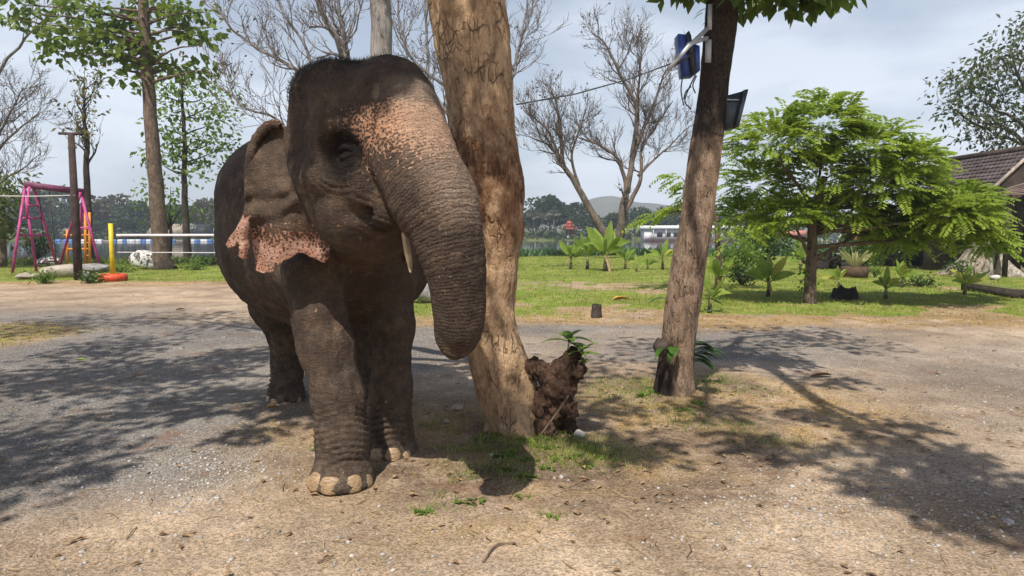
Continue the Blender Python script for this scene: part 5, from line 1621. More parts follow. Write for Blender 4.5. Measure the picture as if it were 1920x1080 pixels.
# --- swing frame
Yr = 27.6
t = thing('swing_frame', G(70, 512), 'magenta metal swing frame with ladder ends left of the teak', 'swing')
def bar(name, pts, r, m, par, sides=7):
    mb = MB(); mb.tube(pts, r, sides); return mb.build(name, m, par, True)
mb = MB(); a, b = P(54, 347, 27.4), P(150, 359, 28.6)
d = (b - a); M = Matrix.LocRotScale((a + b) / 2, d.to_track_quat('X', 'Z'), None)
mb.box((0, 0, 0), (d.length + .3, .22, .24)); mb.v[-1] = mb.v[-1] @ np.array(M.to_3x3()).T + np.array(M.translation); mb.build('top_beam', PURP, t)
for pa, pb in (((47, 350, 27.3), (23, 518, 26.4)), ((46, 350, 27.5), (69, 513, 27.4)), ((63, 350, 27.6), (109, 499, 29.6)), ((55, 350, 27.2), (50, 408, 27.0)), ((151, 361, 28.5), (110, 499, 29.7)), ((151, 360, 28.6), (190, 509, 28.4)), ((156, 360, 28.8), (148, 470, 29.4))):
    p0, p1 = P(*pa), P(*pb)
    if pb[1] > 480: p1.z = -0.02
    bar('leg', [p0, p1], .055, PINK, t)
for (x0, x1, y) in ((36, 92, 441), (44, 82, 409), (53, 71, 385)):
    bar('rung', [P(x0, y, 26.9), P(x1, y, 28.2)], .045, PINK, t)
bar('rung', [P(132, 424, 29.2), P(172, 430, 28.5)], .045, PINK, t)
for x in (72, 92): bar('chain', [P(x, 352, 27.8), P(x + 14, 490, 28.2)], .018, BARK_DARK, t, 4)
mb = MB(); mb.box(P(96, 490, 28.2), (.55, .25, .05)); mb.build('seat', PURP, t)
# --- orange climbing frame behind it
t = thing('climbing_frame', P(150, 488, 33), 'small orange climbing frame behind the pink swing', 'climbing frame')
for x in (126, 160, 168): 
    p1 = P(x, 488, 33); p1.z = -0.05; bar('post', [P(x, 398 if x > 150 else 430, 33), p1], .06, ORANGE, t)
for y in (441, 467): bar('crossbar', [P(120, y, 33), P(170, y, 33)], .05, ORANGE, t)
for y in (410, 425, 455, 479): bar('rung', [P(160, y, 33), P(168, y, 33)], .03, ORANGE, t)
# --- tall dark pole
t = thing('tall_post', G(147, 526), 'tall dark post with short crossbar in front of the swing', 'post')
bar('post', [P(133, 250, 23.0), P(140, 380, 23.0), G(147, 527) - Vector((0, 0, .05))], [.10, .12, .135], simple('old_dark_wood', (0.06, 0.038, 0.032), .9, .35, 5), t, 9)
bar('crossbar', [P(110, 250, 23), P(156, 251, 23)], .045, BARK_DARK, t)
bar('crossbar', [P(128, 277, 23), P(143, 277, 23)], .035, BARK_DARK, t)
# --- net with yellow post
YEL = simple('yellow_paint', (0.66, 0.50, 0.02), .5, .2, 4, .4); RED = simple('red_orange_paint', (0.60, 0.075, 0.025), .55, .25, 4, .4)
b = G(212, 528)
t = thing('net_post', b, 'yellow net post standing in an orange painted tyre', 'post')
bar('post', [P(207, 419, b.y), b + Vector((0, 0, .1))], [.07, .075], YEL, t, 9)
V, T = [], []
mb = MB(); R0, r0 = .30, .14
ring = [(b.x + R0 * math.cos(a), b.y + R0 * math.sin(a), .13) for a in np.linspace(0, 2 * math.pi, 33)]
mb.tube(ring, r0, 12, False)
for v in mb.v: v[:, 2] = .13 + np.clip(v[:, 2] - .13, -.13, .13)
mb.build('tyre', RED, t, True)
mb = MB(); mb.prism([(R0 * math.cos(a), R0 * math.sin(a)) for a in np.arange(0, 6.28, .4)], .02, .20, Matrix.Translation(b)); mb.build('filling', simple('concrete', (.34, .32, .29)), t)
e = P(590, 520, b.y + 1.0)
t = thing('net_post', (e.x, e.y, 0), 'far net post hidden behind the elephant', 'post')
bar('post', [(e.x, e.y, 1.85), (e.x, e.y, 0)], .07, YEL, t, 9)
t = thing('sports_net', b, 'long net with white tape strung from the yellow post', 'net')
WHT = simple('white_tape', (.78, .74, .72), .7, .1, 4)
zt, zb = P(218, 441, b.y).z, P(218, 473, b.y).z
n0 = Vector((P(218, 440, b.y).x, b.y, 0))
mb = MB(); d = e - n0; d.z = 0
mb.box(n0 + d * .5 + Vector((0, 0, zt)), (d.length, .018, .075), Matrix.Rotation(math.atan2(d.y, d.x), 3, 'Z')); mb.build('top_tape', WHT, t)
bar('bottom_rope', [n0 + Vector((0, 0, zb)), n0 + d * .5 + Vector((0, 0, zb - .03)), n0 + d + Vector((0, 0, zb))], .012, WHT, t, 4)
mb = MB()
for k in range(0, 66):
    q = n0 + d * (k / 65); mb.tube([q + Vector((0, 0, zt)), q + Vector((0, 0, zb))], .0022, 3, False)
for k in range(1, 7):
    z = zt + (zb - zt) * k / 7; mb.tube([n0 + Vector((0, 0, z)), n0 + d + Vector((0, 0, z))], .0022, 3, False)
o = mb.build('mesh', simple('dark_cord', (.03, .03, .03)), t); o['kind'] = 'stuff'
# --- cables
tag(bar('cable', [P(-40, 367, 23.5), P(60, 368, 23.2), P(140, 366, 22.9)], .012, WHT, None, 4), 'thin pale line running to the tall dark post', 'cable')
tag(bar('cable', [P(1262, 118, 6.5), P(1180, 148, 6.2), P(1080, 176, 5.8), P(968, 196, 5.4)], .006, simple('grey_wire', (.10, .10, .10)), None, 4), 'thin wire strung between the two near trunks', 'cable')

# --- rocks
ROCKW = NT('marble_rock', .85, .3)
_a = ROCKW.noise(ROCKW.pos(), 5, 6, .65, 1.2); _b = ROCKW.noise(ROCKW.pos(), 30, 3)
ROCKW.color(ROCKW.mix(ROCKW.ramp(_a, .44, .53), (.06, .055, .05), ROCKW.mix(_b, (.50, .47, .43), (.74, .71, .66)))); ROCKW.bump(_b, .5, .02); ROCKW = ROCKW.m
ROCKP = simple('pale_rock', (.38, .32, .26), .9, .35, 3, .2, .02)
ROCKG = simple('grey_rock', (.30, .28, .26), .9, .4, 3, .2, .02)
STONE = simple('white_stone', (.52, .48, .43), .85, .15, 5, .2, .01)
def rock(px, py, wpx, hpx, seed, m, label, name='rock', dep=.8, rz=0.0, level=3):
    g = G(px, py); k = pxm(g.y); w, h = wpx / k, hpx / k
    o = link(name, rock_mesh(name, (w / 2, w / 2 * dep, h * .62), seed, level, .28, 0, m)); o.location = (g.x, g.y, zground(g) - .06 * h); o.rotation_euler.z = rz
    return tag(o, label, 'rock')
rock(277, 505, 62, 36, 3, ROCKW, 'black and white streaked rock against the teak trunk', dep=.6)
rock(112, 521, 88, 24, 4, ROCKP, 'broad pale flat rock in front of the swing', dep=.8)
rock(172, 512, 74, 16, 14, ROCKG, 'dark grey flat slab right of the tall post', 'stone_slab', dep=1.0)
rock(52, 525, 46, 12, 6, ROCKP, 'low pale rock nearest the drive on the left', dep=.7)
rock(90, 500, 50, 18, 7, ROCKW, 'whitish rock behind the flat rock at the swing')
rock(160, 524, 26, 12, 8, ROCKG, 'small dark rock at the foot of the tall post')
rock(796, 568, 60, 46, 9, ROCKG, 'grey capped boulder seen between elephant leg and trunk', 'boulder')
rock(1872, 517, 30, 20, 10, STONE, 'white rock lying before the pale tree stump')
rock(1902, 516, 36, 14, 11, STONE, 'flat white rock at the right edge of the lawn')
rock(1866, 525, 22, 8, 12, STONE, 'smallest of the three white rocks by the stump')
rock(1086, 827, 24, 16, 13, STONE, 'white lump lying right of the big trunk foot', 'white_stone', level=2)
rock(858, 772, 24, 10, 15, ROCKP, 'small pale stone lying behind the trunk shadow', 'stone', level=2)
rock(838, 800, 16, 7, 17, ROCKP, 'little flat stone left of the big trunk foot', 'stone', level=2)

# --- stumps and posts
def stump(px, py, wpx, hpx, seed, label, m=BARK_DARK, jag=.5, name='stump', group=None):
    rng = np.random.default_rng(seed); g = G(px, py); k = pxm(g.y); r, h = wpx / 2 / k, hpx / k
    n, rows = 18, 6; V = []
    jg = 1 - jag * np.abs(vnoise(np.stack([np.cos(np.arange(n) / n * 6.283) * 2.2, np.sin(np.arange(n) / n * 6.283) * 2.2, np.full(n, seed * 3.1)], -1), seed))
    for j in range(rows):
        f = j / (rows - 1)
        for i in range(n):
            a = i / n * 2 * math.pi; rr = r * (1.15 - .3 * f + .12 * math.sin(3 * a + seed) + rng.uniform(-.04, .04))
            V.append((g.x + rr * math.cos(a), g.y + rr * math.sin(a), h * f * (jg[i] if j == rows - 1 else min(1, jg[i] + .05)) - .02))
    for i in range(n): V.append((g.x + .6 * r * math.cos(i / n * 6.283), g.y + .6 * r * math.sin(i / n * 6.283), h * .55))
    V.append((g.x, g.y, h * .5))
    Q = [(j * n + i, j * n + (i + 1) % n, (j + 1) * n + (i + 1) % n, (j + 1) * n + i) for j in range(rows) for i in range(n)]
    T = [(rows * n + i, rows * n + (i + 1) % n, (rows + 1) * n) for i in range(n)]
    o = MB().add(V, Q, T).build(name, m, None, False)
    return tag(o, label, 'stump' if name == 'stump' else 'post', group)
stump(1118, 597, 19, 30, 1, 'small upright dark stump on the lawn edge', jag=.12)
stump(1582, 562, 44, 30, 2, 'low black jagged stump in the feathery tree shade', simple('charred', (.02, .016, .014), .9, .4, 6), .75)
for k, (px, py) in enumerate(((47, 492), (178, 492), (240, 492), (430, 497), (465, 496))):
    stump(px, py, 9, 13, 20 + k, ('short dark post under the swing end', 'short dark post right of the orange frame', 'short dark post left of the streaked rock', 'short dark post by the shore plants near the elephant', 'short dark post behind the elephant flank')[k], name='shore_post', jag=.1, group='short posts along the shore')
# pale flared stump with roots
g = G(1850, 516); rng = np.random.default_rng(7)
t = thing('flared_stump', g, 'huge pale flared tree stump with roots at the right', 'stump')
n, rows = 48, 26; V = []
for j in range(rows):
    f = j / (rows - 1); z = 1.95 * f
    for i in range(n):
        a = i / n * 2 * math.pi
        fl = 1 + (.55 * (1 - f) ** 2) * math.cos(5 * a + 1) + .2 * math.cos(9 * a) * (1 - f)
        rr = (.42 + .75 * (1 - f) ** 2.2) * fl + .05 * float(vnoise(np.array([[a * 3, f * 3, 2]]))[0])
        lean = .35 * f
        V.append((g.x + rr * math.cos(a) - lean * .6, g.y + rr * math.sin(a), z * (1 - .22 * (math.cos(3 * a) > 0) * (f > .9)) - .05))
Q = [(j * n + i, j * n + (i + 1) % n, (j + 1) * n + (i + 1) % n, (j + 1) * n + i) for j in range(rows - 1) for i in range(n)]
MB().add(V, Q).build('trunk', bark('stump_pale', (.26, .215, .17), (.44, .38, .31), 8, 5, .04), t, True)
for k in range(7):
    a = k * .9 + .2; mb = MB()
    mb.tube([g + Vector((.5 * math.cos(a), .5 * math.sin(a), .7)), g + Vector((1.0 * math.cos(a), 1.0 * math.sin(a), .25)), g + Vector((1.5 * math.cos(a + .2), 1.5 * math.sin(a + .2), .02)), g + Vector((1.9 * math.cos(a + .1), 1.9 * math.sin(a + .1), -.08))], [.2, .14, .09, .05], 8)
    mb.build('root', BARK_PALE, t, True)
mb = MB(); mb.tube([g + Vector((.7, -.1, 1.9)), g + Vector((.75, -.2, 1.3)), g + Vector((1.0, -.3, .7)), g + Vector((1.35, -.3, .1))], [.1, .09, .08, .05], 8); mb.build('root', BARK_PALE, t, True)
# dark tangled root pieces set upright
def root_piece(px, py, wpx, hpx, seed, label):
    rng = random.Random(seed); g = G(px, py); k = pxm(g.y); w, h = wpx / k, hpx / k
    t = thing('root_sculpture', g, label, 'driftwood'); mb = MB()
    for q in range(16):
        a = rng.uniform(0, 6.3); x = rng.uniform(-.5, .5) * w
        pts = [g + Vector((x * .8, rng.uniform(-.3, .3), -.05))]
        for s in range(4): pts.append(pts[-1] + Vector((rng.gauss(0, .14) * w, rng.gauss(0, .15), h * rng.uniform(.12, .32))))
        mb.tube([tuple(p) for p in spline([tuple(p) for p in pts], 12)], np.linspace(rng.uniform(.10, .2), .03, 12), 7)
    mb.build('roots', simple('black_root', (.022, .016, .013), .9, .5, 5), t, True)
root_piece(1690, 500, 70, 100, 3, 'black tangled root sculpture under the feathery tree')
root_piece(1780, 500, 60, 90, 5, 'dark root sculpture left of the pale stump')
root_piece(1900, 470, 60, 95, 8, 'dark root mass in front of the house wall')
root_piece(1555, 505, 60, 40, 9, 'low dark root lying behind the feathery trunk')
# reddish stems hanging under the feathery tree
RS = simple('red_brown_stem', (.24, .085, .035), .8, .35, 6)
for k, (x0, y0, x1, y1) in enumerate(((1598, 400, 1605, 505), (1642, 395, 1648, 500), (1700, 380, 1722, 500), (1756, 400, 1750, 498))):
    g = G(x1, y1); mb = MB(); mb.tube([P(x0, y0, g.y), P((x0 + x1) / 2 + 4, (y0 + y1) / 2, g.y), (g.x, g.y, -.05)], [.05, .06, .07], 7)
    tag(mb.build('thin_stem', RS if k != 3 else BARK_DARK, None, True), ('reddish thin stem leftmost under the feathery tree', 'reddish thin stem between the spiky plant and black roots', 'slanting reddish stem beside the black roots', 'thin dark upright stem left of the pale stump')[k], 'stem')
mb = MB(); mb.tube([P(1762, 375, 20), P(1780, 410, 20), P(1800, 440, 20)], [.05, .04, .02], 6)
# mossy beam
t = thing('garden_beam', G(1860, 548), 'mossy dark timber beam edging the bed at the right', 'beam')
a, b = G(1812, 545), G(1912, 560); d = b - a
mb = MB(); mb.box((a + b) / 2 + Vector((0, 0, .1)), (d.length, .3, .2), Matrix.Rotation(math.atan2(d.y, d.x), 3, 'Z')); mb.build('timber', simple('wet_timber', (.05, .038, .03), .9, .4, 6), t)
mb = MB(); mb.box((a + b) / 2 + Vector((0, .02, .215)), (d.length * .98, .26, .03), Matrix.Rotation(math.atan2(d.y, d.x), 3, 'Z')); mb.build('moss', simple('moss', (.12, .13, .045), .95, .35, 9), t)
# spiky plant in a low basket
g = G(1602, 521); rng = random.Random(4)
t = thing('spiky_plant', g, 'yellow striped spiky plant in a low brown tub', 'plant')
mb = MB(); mb.tube([g + Vector((0, 0, -.02)), g + Vector((0, 0, .2)), g + Vector((0, 0, .4))], [.40, .46, .44], 16); mb.build('tub', simple('brown_tub', (.09, .055, .033), .9, .3, 8), t, True)
SPK = leafmat('striped_strap_leaf', (.30, .31, .10), (.52, .50, .24), .35)
for k in range(34):
    a = k * 2.4; mb = MB(); blade_leaf(mb, g + Vector((.1 * math.cos(a), .1 * math.sin(a), .38)), (math.cos(a) * rng.uniform(.3, .9), math.sin(a) * rng.uniform(.3, .9), 1), (0.3, .2, .2), rng.uniform(.75, 1.15), .07, .25, 5); mb.build('leaf', SPK, t)
# shrubs under and beside the feathery tree
def shrub(px, py, wpx, hpx, n, seed, m, label, leaf=.12, name='shrub', flat=.4, per=13):
    nr = np.random.default_rng(seed); g = G(px, py); k = pxm(g.y); w, h = wpx / k, hpx / k
    t = thing(name, g, label, 'shrub'); mb, lm = MB(), MB()
    for q in range(n):
        u = nr.normal(size=3); u /= np.linalg.norm(u); u[2] = abs(u[2])
        c = np.array((g.x, g.y, h * .35)) + u * np.array((w / 2, w / 2.4, h * .62)) * nr.uniform(.45, 1)
        mb.tube([(g.x + nr.normal() * w * .06, g.y, -.02), (g.x + (c[0] - g.x) * .4, g.y + (c[1] - g.y) * .4, c[2] * .55), c], [.018, .012, .005], 4, False)
        pos = c + nr.normal(size=(per, 3)) * leaf * 1.1
        V, T = leaf_cloud(pos, np.tile(u, (per, 1)), nr, leaf, width=.5, droop=.25, flat=flat); lm.add(V, None, T)
    mb.build('stems', BARK_DARK, t); o = lm.build('leaves', m, t); o['kind'] = 'stuff'
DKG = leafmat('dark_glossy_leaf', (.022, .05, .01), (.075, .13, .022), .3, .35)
shrub(1386, 522, 78, 72, 60, 1, LIGHT, 'round light green shrub left of the feathery tree', .16)
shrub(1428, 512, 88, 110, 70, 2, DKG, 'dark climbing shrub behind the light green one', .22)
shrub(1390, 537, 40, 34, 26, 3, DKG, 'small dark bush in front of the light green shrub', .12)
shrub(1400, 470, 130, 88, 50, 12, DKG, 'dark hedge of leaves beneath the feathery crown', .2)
shrub(1752, 505, 90, 92, 80, 4, LIGHT, 'yellow green shrub between the dark roots', .14)
shrub(1640, 520, 26, 22, 20, 5, LIGHT, 'tiny bright shrub right of the spiky plant', .09)
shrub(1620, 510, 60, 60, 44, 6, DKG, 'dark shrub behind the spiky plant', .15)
shrub(1720, 540, 60, 18, 26, 7, DKG, 'low dark ground shrub by the banana clump', .10)
shrub(1800, 520, 70, 30, 34, 8, DKG, 'dark low shrub at the roots of the pale stump', .10)
shrub(1900, 505, 90, 96, 70, 9, LIGHT, 'leafy shrub at the right edge below the house', .14)
shrub(84, 532, 30, 20, 26, 11, LIGHT, 'green weed clump on the pale flat rock', .10)
shrub(168, 532, 34, 18, 26, 13, DKG, 'dark weed clump between post and tyre', .10)
shrub(365, 508, 36, 16, 30, 14, LIGHT, 'leafy weeds right of the teak foot', .12)
shrub(392, 500, 60, 18, 40, 15, DKG, 'green shore plants left of the elephant flank', .12)
shrub(232, 512, 40, 14, 30, 16, LIGHT, 'weeds behind the orange tyre', .10)
shrub(72, 498, 40, 70, 36, 17, DKG, 'leafy creeper plant inside the pink swing', .16)
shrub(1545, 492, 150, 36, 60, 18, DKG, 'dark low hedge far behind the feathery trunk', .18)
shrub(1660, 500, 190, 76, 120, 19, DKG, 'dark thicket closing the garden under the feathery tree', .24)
# --- boxes on the leaning trunk
t = thing('lamp_box', P(1302, 100, 6.35), 'blue panelled box with dark back tied high on the leaning trunk', 'lamp')
BLUE = simple('blue_plastic', (.035, .075, .30), .35, .2, 4, .5); BLK = simple('dark_plastic', (.018, .020, .024), .4, .2, 6, .5); ALU = simple('grey_metal', (.42, .42, .43), .4, .15, 8, .6)
def plate(name, poly, Y, th, m, par):
    """a flat board with the given outline at its own distance and thickness"""
    n = len(poly); f = [P(a, b, Y) for a, b in poly]; bk = [q + Vector((0, th, 0)) for q in f]
    Q = [(k, (k + 1) % n, n + (k + 1) % n, n + k) for k in range(n)]
    c0, c1 = 2 * n, 2 * n + 1
    V = f + bk + [sum(f, Vector()) / n, sum(bk, Vector()) / n]
    T = [(c0, (k + 1) % n, k) for k in range(n)] + [(c1, n + k, n + (k + 1) % n) for k in range(n)]
    return MB().add([tuple(v) for v in V], Q, T).build(name, m, par)
plate('panel', [(1272, 63), (1288, 65), (1303, 140), (1281, 142)], 6.30, .16, BLUE, t)
plate('panel', [(1302, 82), (1312, 86), (1313, 132), (1304, 138)], 6.34, .14, BLUE, t)
plate('back', [(1287, 62), (1292, 57), (1296, 66), (1306, 136), (1297, 141)], 6.27, .10, BLK, t)
bar('strut', [P(1256, 128, 6.22), P(1290, 88, 6.24), P(1326, 54, 6.38)], .020, ALU, t)
bar('strut', [P(1290, 84, 6.25), P(1326, 71, 6.38)], .018, ALU, t)
bar('strut', [P(1258, 127, 6.24), P(1304, 97, 6.26)], .010, BLK, t)
mb = MB(); mb.box(P(1331, 32, 6.38), (.035, .02, .22)); mb.box(P(1328, 96, 6.40), (.05, .02, .2)); mb.build('bracket', ALU, t)
for pts in ([(1304, 140), (1292, 165), (1284, 190), (1296, 205)], [(1280, 142), (1277, 170), (1282, 198)], [(1306, 142), (1299, 160), (1304, 175)], [(1296, 162), (1286, 172), (1282, 186)]):
    bar('wire', [tuple(q) for q in spline([tuple(P(a, b, 6.38)) for a, b in pts], 10)], .006, BLK, t, 4)
t = thing('flood_lamp', P(1382, 210, 6.6), 'dark grey wedge-shaped flood lamp on the right of the leaning trunk', 'lamp')
plate('housing', [(1363, 179), (1396, 170), (1380, 237), (1358, 242)], 6.50, .26, simple('slate_plastic', (.035, .045, .055), .35, .2, 6, .5), t)
plate('front_glass', [(1396, 168), (1403.5, 167), (1386, 237), (1380, 238)], 6.47, .32, simple('lamp_front', (.05, .065, .075), .2, .1, 6, .6), t)
plate('rib', [(1364, 186), (1386, 186), (1386, 188), (1364, 188)], 6.485, .01, ALU, t)
bar('arm', [P(1346, 205, 6.62), P(1364, 208, 6.62)], .025, BLK, t)
bar('wire', [tuple(q) for q in spline([tuple(P(a, b, Yq)) for a, b, Yq in ((1358, 255, 6.5), (1340, 250, 6.41), (1330, 236, 6.41), (1328, 205, 6.41))], 12)], .006, BLK, t, 4)

# --- the house at the right edge
HW = simple('dark_timber_wall', (.055, .038, .028), .9, .35, 3); SH = simple('grey_shingle', (.10, .078, .075), .9, .4, 2.5); SH2 = simple('pinkish_shingle', (.26, .19, .165), .9, .35, 3)
t = thing('wooden_house', P(1890, 480, 28), 'old timber house with dark shingle roof at the right edge', 'house')
R1, R2, E1, E2 = P(1766, 305, 31), P(1985, 272, 27.5), P(1700, 402, 28.4), P(1920, 392, 25.0)
rf = MB(); rows = 15
nrm = (R2 - R1).cross(E1 - R1).normalized()
if nrm.z < 0: nrm = -nrm
rfo = MB()
V = [R1, R2, E2, E1]; rfo.add([tuple(v) for v in V] + [tuple(v - nrm * .12) for v in V], [(0, 1, 2, 3), (7, 6, 5, 4), (0, 4, 5, 1), (1, 5, 6, 2), (2, 6, 7, 3), (3, 7, 4, 0)])
rfo = rfo.build('roof', SH, t)
rng = random.Random(6)
for j in range(rows):
    f0, f1 = j / rows, (j + 1.25) / rows
    a0, b0, a1, b1 = R1.lerp(E1, f0), R2.lerp(E2, f0), R1.lerp(E1, min(f1, 1.02)), R2.lerp(E2, min(f1, 1.02))
    m = 26
    mb = MB()
    for i in range(m):
        u0, u1 = i / m + .002, (i + 1) / m - .002; lf = .03 + rng.uniform(0, .03)
        q = [a0.lerp(b0, u0) + nrm * .01, a0.lerp(b0, u1) + nrm * .01, a1.lerp(b1, u1) + nrm * (.03 + lf), a1.lerp(b1, u0) + nrm * (.03 + lf)]
        mb.add([tuple(v) for v in q] + [tuple(v - nrm * .03) for v in q], [(0, 1, 2, 3), (3, 2, 6, 7), (0, 3, 7, 4), (1, 5, 6, 2)])
    o = mb.build('shingle_course', SH, rfo, loc=(0, 0, 0)); o['kind'] = 'stuff'
bar('ridge_cap', [R1 + nrm * .08, R2 + nrm * .08], .13, BARK_DARK, t, 6)
bar('barge_board', [P(1938, 283, 25.6), P(1862, 353, 25.0)], .07, simple('weathered_board', (.36, .29, .24), .9, .3, 5), t, 4)
V = [P(1862, 353, 25.1), P(1938, 284, 25.7), P(2030, 353, 25.1), P(2030, 500, 25.1), P(1868, 500, 25.1)]
MB().add([tuple(v) for v in V] + [tuple(v + Vector((0, .2, 0))) for v in V], [(0, 3, 2, 1), (0, 4, 3, 0)][:1], [(0, 4, 3)]).build('gable_wall', HW, t)
for k in range(9):
    x = 1876 + k * 17; mb = MB(); top = P(x, 365, 25.0); bt_ = P(x, 505, 25.0)
    mb.box((top + bt_) / 2, (.28, .05, (top - bt_).length)); mb.build('wall_board', HW, t)
mb = MB(); a, b = P(1740, 392, 28.2), P(1900, 500, 28.2); mb.box(((a.x + b.x) / 2, 28.3, 1.2), (abs(b.x - a.x), .15, 2.6)); mb.build('side_wall', HW, t)
A = [P(1888, 352, 24.6), P(2000, 320, 24.9), P(2000, 362, 23.9), P(1880, 366, 23.9)]
for j in range(6):
    mb = MB(); f0, f1 = j / 6, (j + 1.2) / 6
    q = [A[0].lerp(A[3], f0), A[1].lerp(A[2], f0), A[1].lerp(A[2], f1) + Vector((0, -.03, .05)), A[0].lerp(A[3], f1) + Vector((0, -.03, .05))]
    mb.add([tuple(v) for v in q] + [tuple(v - Vector((0, 0, .05))) for v in q], [(0, 1, 2, 3), (7, 6, 5, 4), (3, 2, 6, 7), (0, 3, 7, 4)]); mb.build('porch_shingle_course', SH2, t)
for x in (1892, 1960):
    a = P(x, 364, 24.2); bar('porch_post', [a, (a.x, a.y, -.05)], .09, HW, t)

# --- across the lake: houseboat, pier, pavilion, floats
def bxm(par, name, px0, px1, py0, py1, Y, dep, m):
    a, b = P(px0, py0, Y), P(px1, py1, Y); mb = MB(); mb.box(((a.x + b.x) / 2, Y + dep / 2, (a.z + b.z) / 2), (abs(b.x - a.x), dep, abs(a.z - b.z))); return mb.build(name, m, par)
WH = simple('white_hull', (.72, .71, .70), .6, .1, .5); WR = simple('white_roof', (.80, .80, .80), .6, .08, .4); DKI = simple('dark_opening', (.03, .028, .03), .6); MAR = simple('maroon_deck', (.07, .035, .035), .8)
Y = 150
t = thing('houseboat', P(1290, 453, Y), 'long white houseboat moored across the lake behind the leaning trunk', 'boat')
bxm(t, 'hull', 1212, 1420, 448, 456, Y - .4, 6, MAR); bxm(t, 'cabin', 1209, 1418, 430, 449.5, Y, 5, WH)
rf = bxm(t, 'roof', 1204, 1424, 423, 430, Y - .6, 6.4, WR)
bxm(t, 'cabin_end', 1208, 1222, 433, 452, Y - .2, 4, WH)
for k in range(12):
    x = 1232 + k * 15.5; o = bxm(t, 'window', x, x + 10, 436, 444, Y - .05, .08, DKI)
for k in range(9): bar('rail_post', [P(1225 + k * 24, 430, Y - .5), P(1225 + k * 24, 450, Y - .5)], .08, WH, t, 4)
Y = 140
t = thing('floating_pier', P(1560, 470, Y), 'pale floating pier with railing behind the feathery trunk', 'pier')
bxm(t, 'deck', 1470, 1700, 455, 459, Y, 6, simple('pier_deck', (.45, .47, .5), .8)); bxm(t, 'shed', 1575, 1640, 428, 456, Y + 2, 4, simple('cream_shed', (.6, .57, .5), .8)); bxm(t, 'shed_roof', 1568, 1648, 422, 429, Y + 1.5, 5, simple('grey_roof', (.4, .38, .36), .8)); bxm(t, 'red_roof', 1475, 1512, 432, 444, Y + 2, 4, simple('salmon_roof', (.55, .22, .17), .8))
for k in range(24): bar('rail_post', [P(1474 + k * 9.6, 448, Y), P(1474 + k * 9.6, 457, Y)], .07, WH, t, 4)
bar('rail', [P(1470, 448, Y), P(1700, 448, Y)], .06, simple('blue_rail', (.25, .35, .55), .6), t, 4)
for k in range(6): bxm(t, 'window', 1580 + k * 10, 1585 + k * 10, 434, 446, Y + 1.93, .06, DKI)
Y = 168
t = thing('pavilion', P(1068, 446, Y), 'small red tiered pavilion among trees across the lake', 'pavilion')
RR = simple('red_tiles', (.34, .075, .045), .8, .25, 1.5); RW = simple('red_wall', (.42, .13, .085), .8, .2, 1.5)
cx = P(1068, 446, Y)
bxm(t, 'base', 1056, 1080, 440, 446, Y, 3.0, WH)
for x in (1058.5, 1066, 1073, 1078): bar('column', [P(x, 441, Y - .05), P(x, 428, Y - .05)], .14, RW, t, 6)
bxm(t, 'core', 1061, 1076, 428, 441, Y + .9, 1.6, DKI)
for k, (w, y0, y1) in enumerate(((17, 430, 424), (12, 425, 419), (7, 420, 414))):
    a, b = P(1068 - w, y0, Y), P(1068 + w, y0, Y); z1 = P(1068, y1, Y).z; mb = MB(); h = (b.x - a.x) / 2
    mb.add([(cx.x - h, Y - h + 1.5, a.z), (cx.x + h, Y - h + 1.5, a.z), (cx.x + h, Y + h + 1.5, a.z), (cx.x - h, Y + h + 1.5, a.z)] + [(cx.x + sx * h * .35, Y + 1.5 + sy * h * .35, z1) for sx, sy in ((-1, -1), (1, -1), (1, 1), (-1, 1))], [(0, 1, 5, 4), (1, 2, 6, 5), (2, 3, 7, 6), (3, 0, 4, 7), (4, 5, 6, 7), (3, 2, 1, 0)]); mb.build('roof_tier', RR, t)
bar('spire', [P(1068, 415, Y + 1.5), P(1068, 407, Y + 1.5)], [.18, .03], RR, t, 6)
bxm(t, 'steps', 1064, 1073, 443, 447, Y - .6, 1.0, WH)
# small huts on the far left bank
TH = simple('thatch', (.30, .25, .18), .95, .3, 1.2)
for k, (x, y0, y1, w, lab) in enumerate(((290, 452, 428, 34, 'thatched hut across the lake left of the teak trunk'), (332, 452, 424, 40, 'thatched hut across the lake right of the teak trunk'), (376, 452, 424, 30, 'dark roofed hut across the lake near the elephant'))):
    Y = 164; b = P(x, y0, Y); t = thing('lake_hut', (b.x, b.y, .1), lab, 'hut'); k2 = 1 / pxm(Y); h = (y0 - y1) * k2; ww = w * k2
    mb = MB(); mb.box((b.x, Y + 1.5, .1 + h * .22), (ww * .7, 2.4, h * .5)); mb.build('wall', DKI if k == 2 else TH, t)
    mb = MB(); mb.add([(b.x - ww / 2, Y - .3, h * .3), (b.x + ww / 2, Y - .3, h * .3), (b.x + ww / 2, Y + 3.3, h * .3), (b.x - ww / 2, Y + 3.3, h * .3), (b.x - ww * .3, Y + 1.5, h), (b.x + ww * .3, Y + 1.5, h)], [(0, 1, 5, 4), (2, 3, 4, 5), (3, 2, 1, 0)], [(1, 2, 5), (3, 0, 4)]); mb.build('roof', DKI if k == 2 else TH, t)
BF = simple('blue_float', (.08, .20, .52), .5, .2, .6, .4); WF = simple('white_float', (.7, .7, .72), .5, .1, .6)
mesh_b = []
for m in (BF, WF):
    mb = MB(); mb.tube([(-.55, 0, 0), (-.5, 0, 0), (.5, 0, 0), (.55, 0, 0)], [.25, .32, .32, .25], 10); mesh_b.append(mb.build('float', m, mesh_only=True, smooth=True))
rng = random.Random(9)
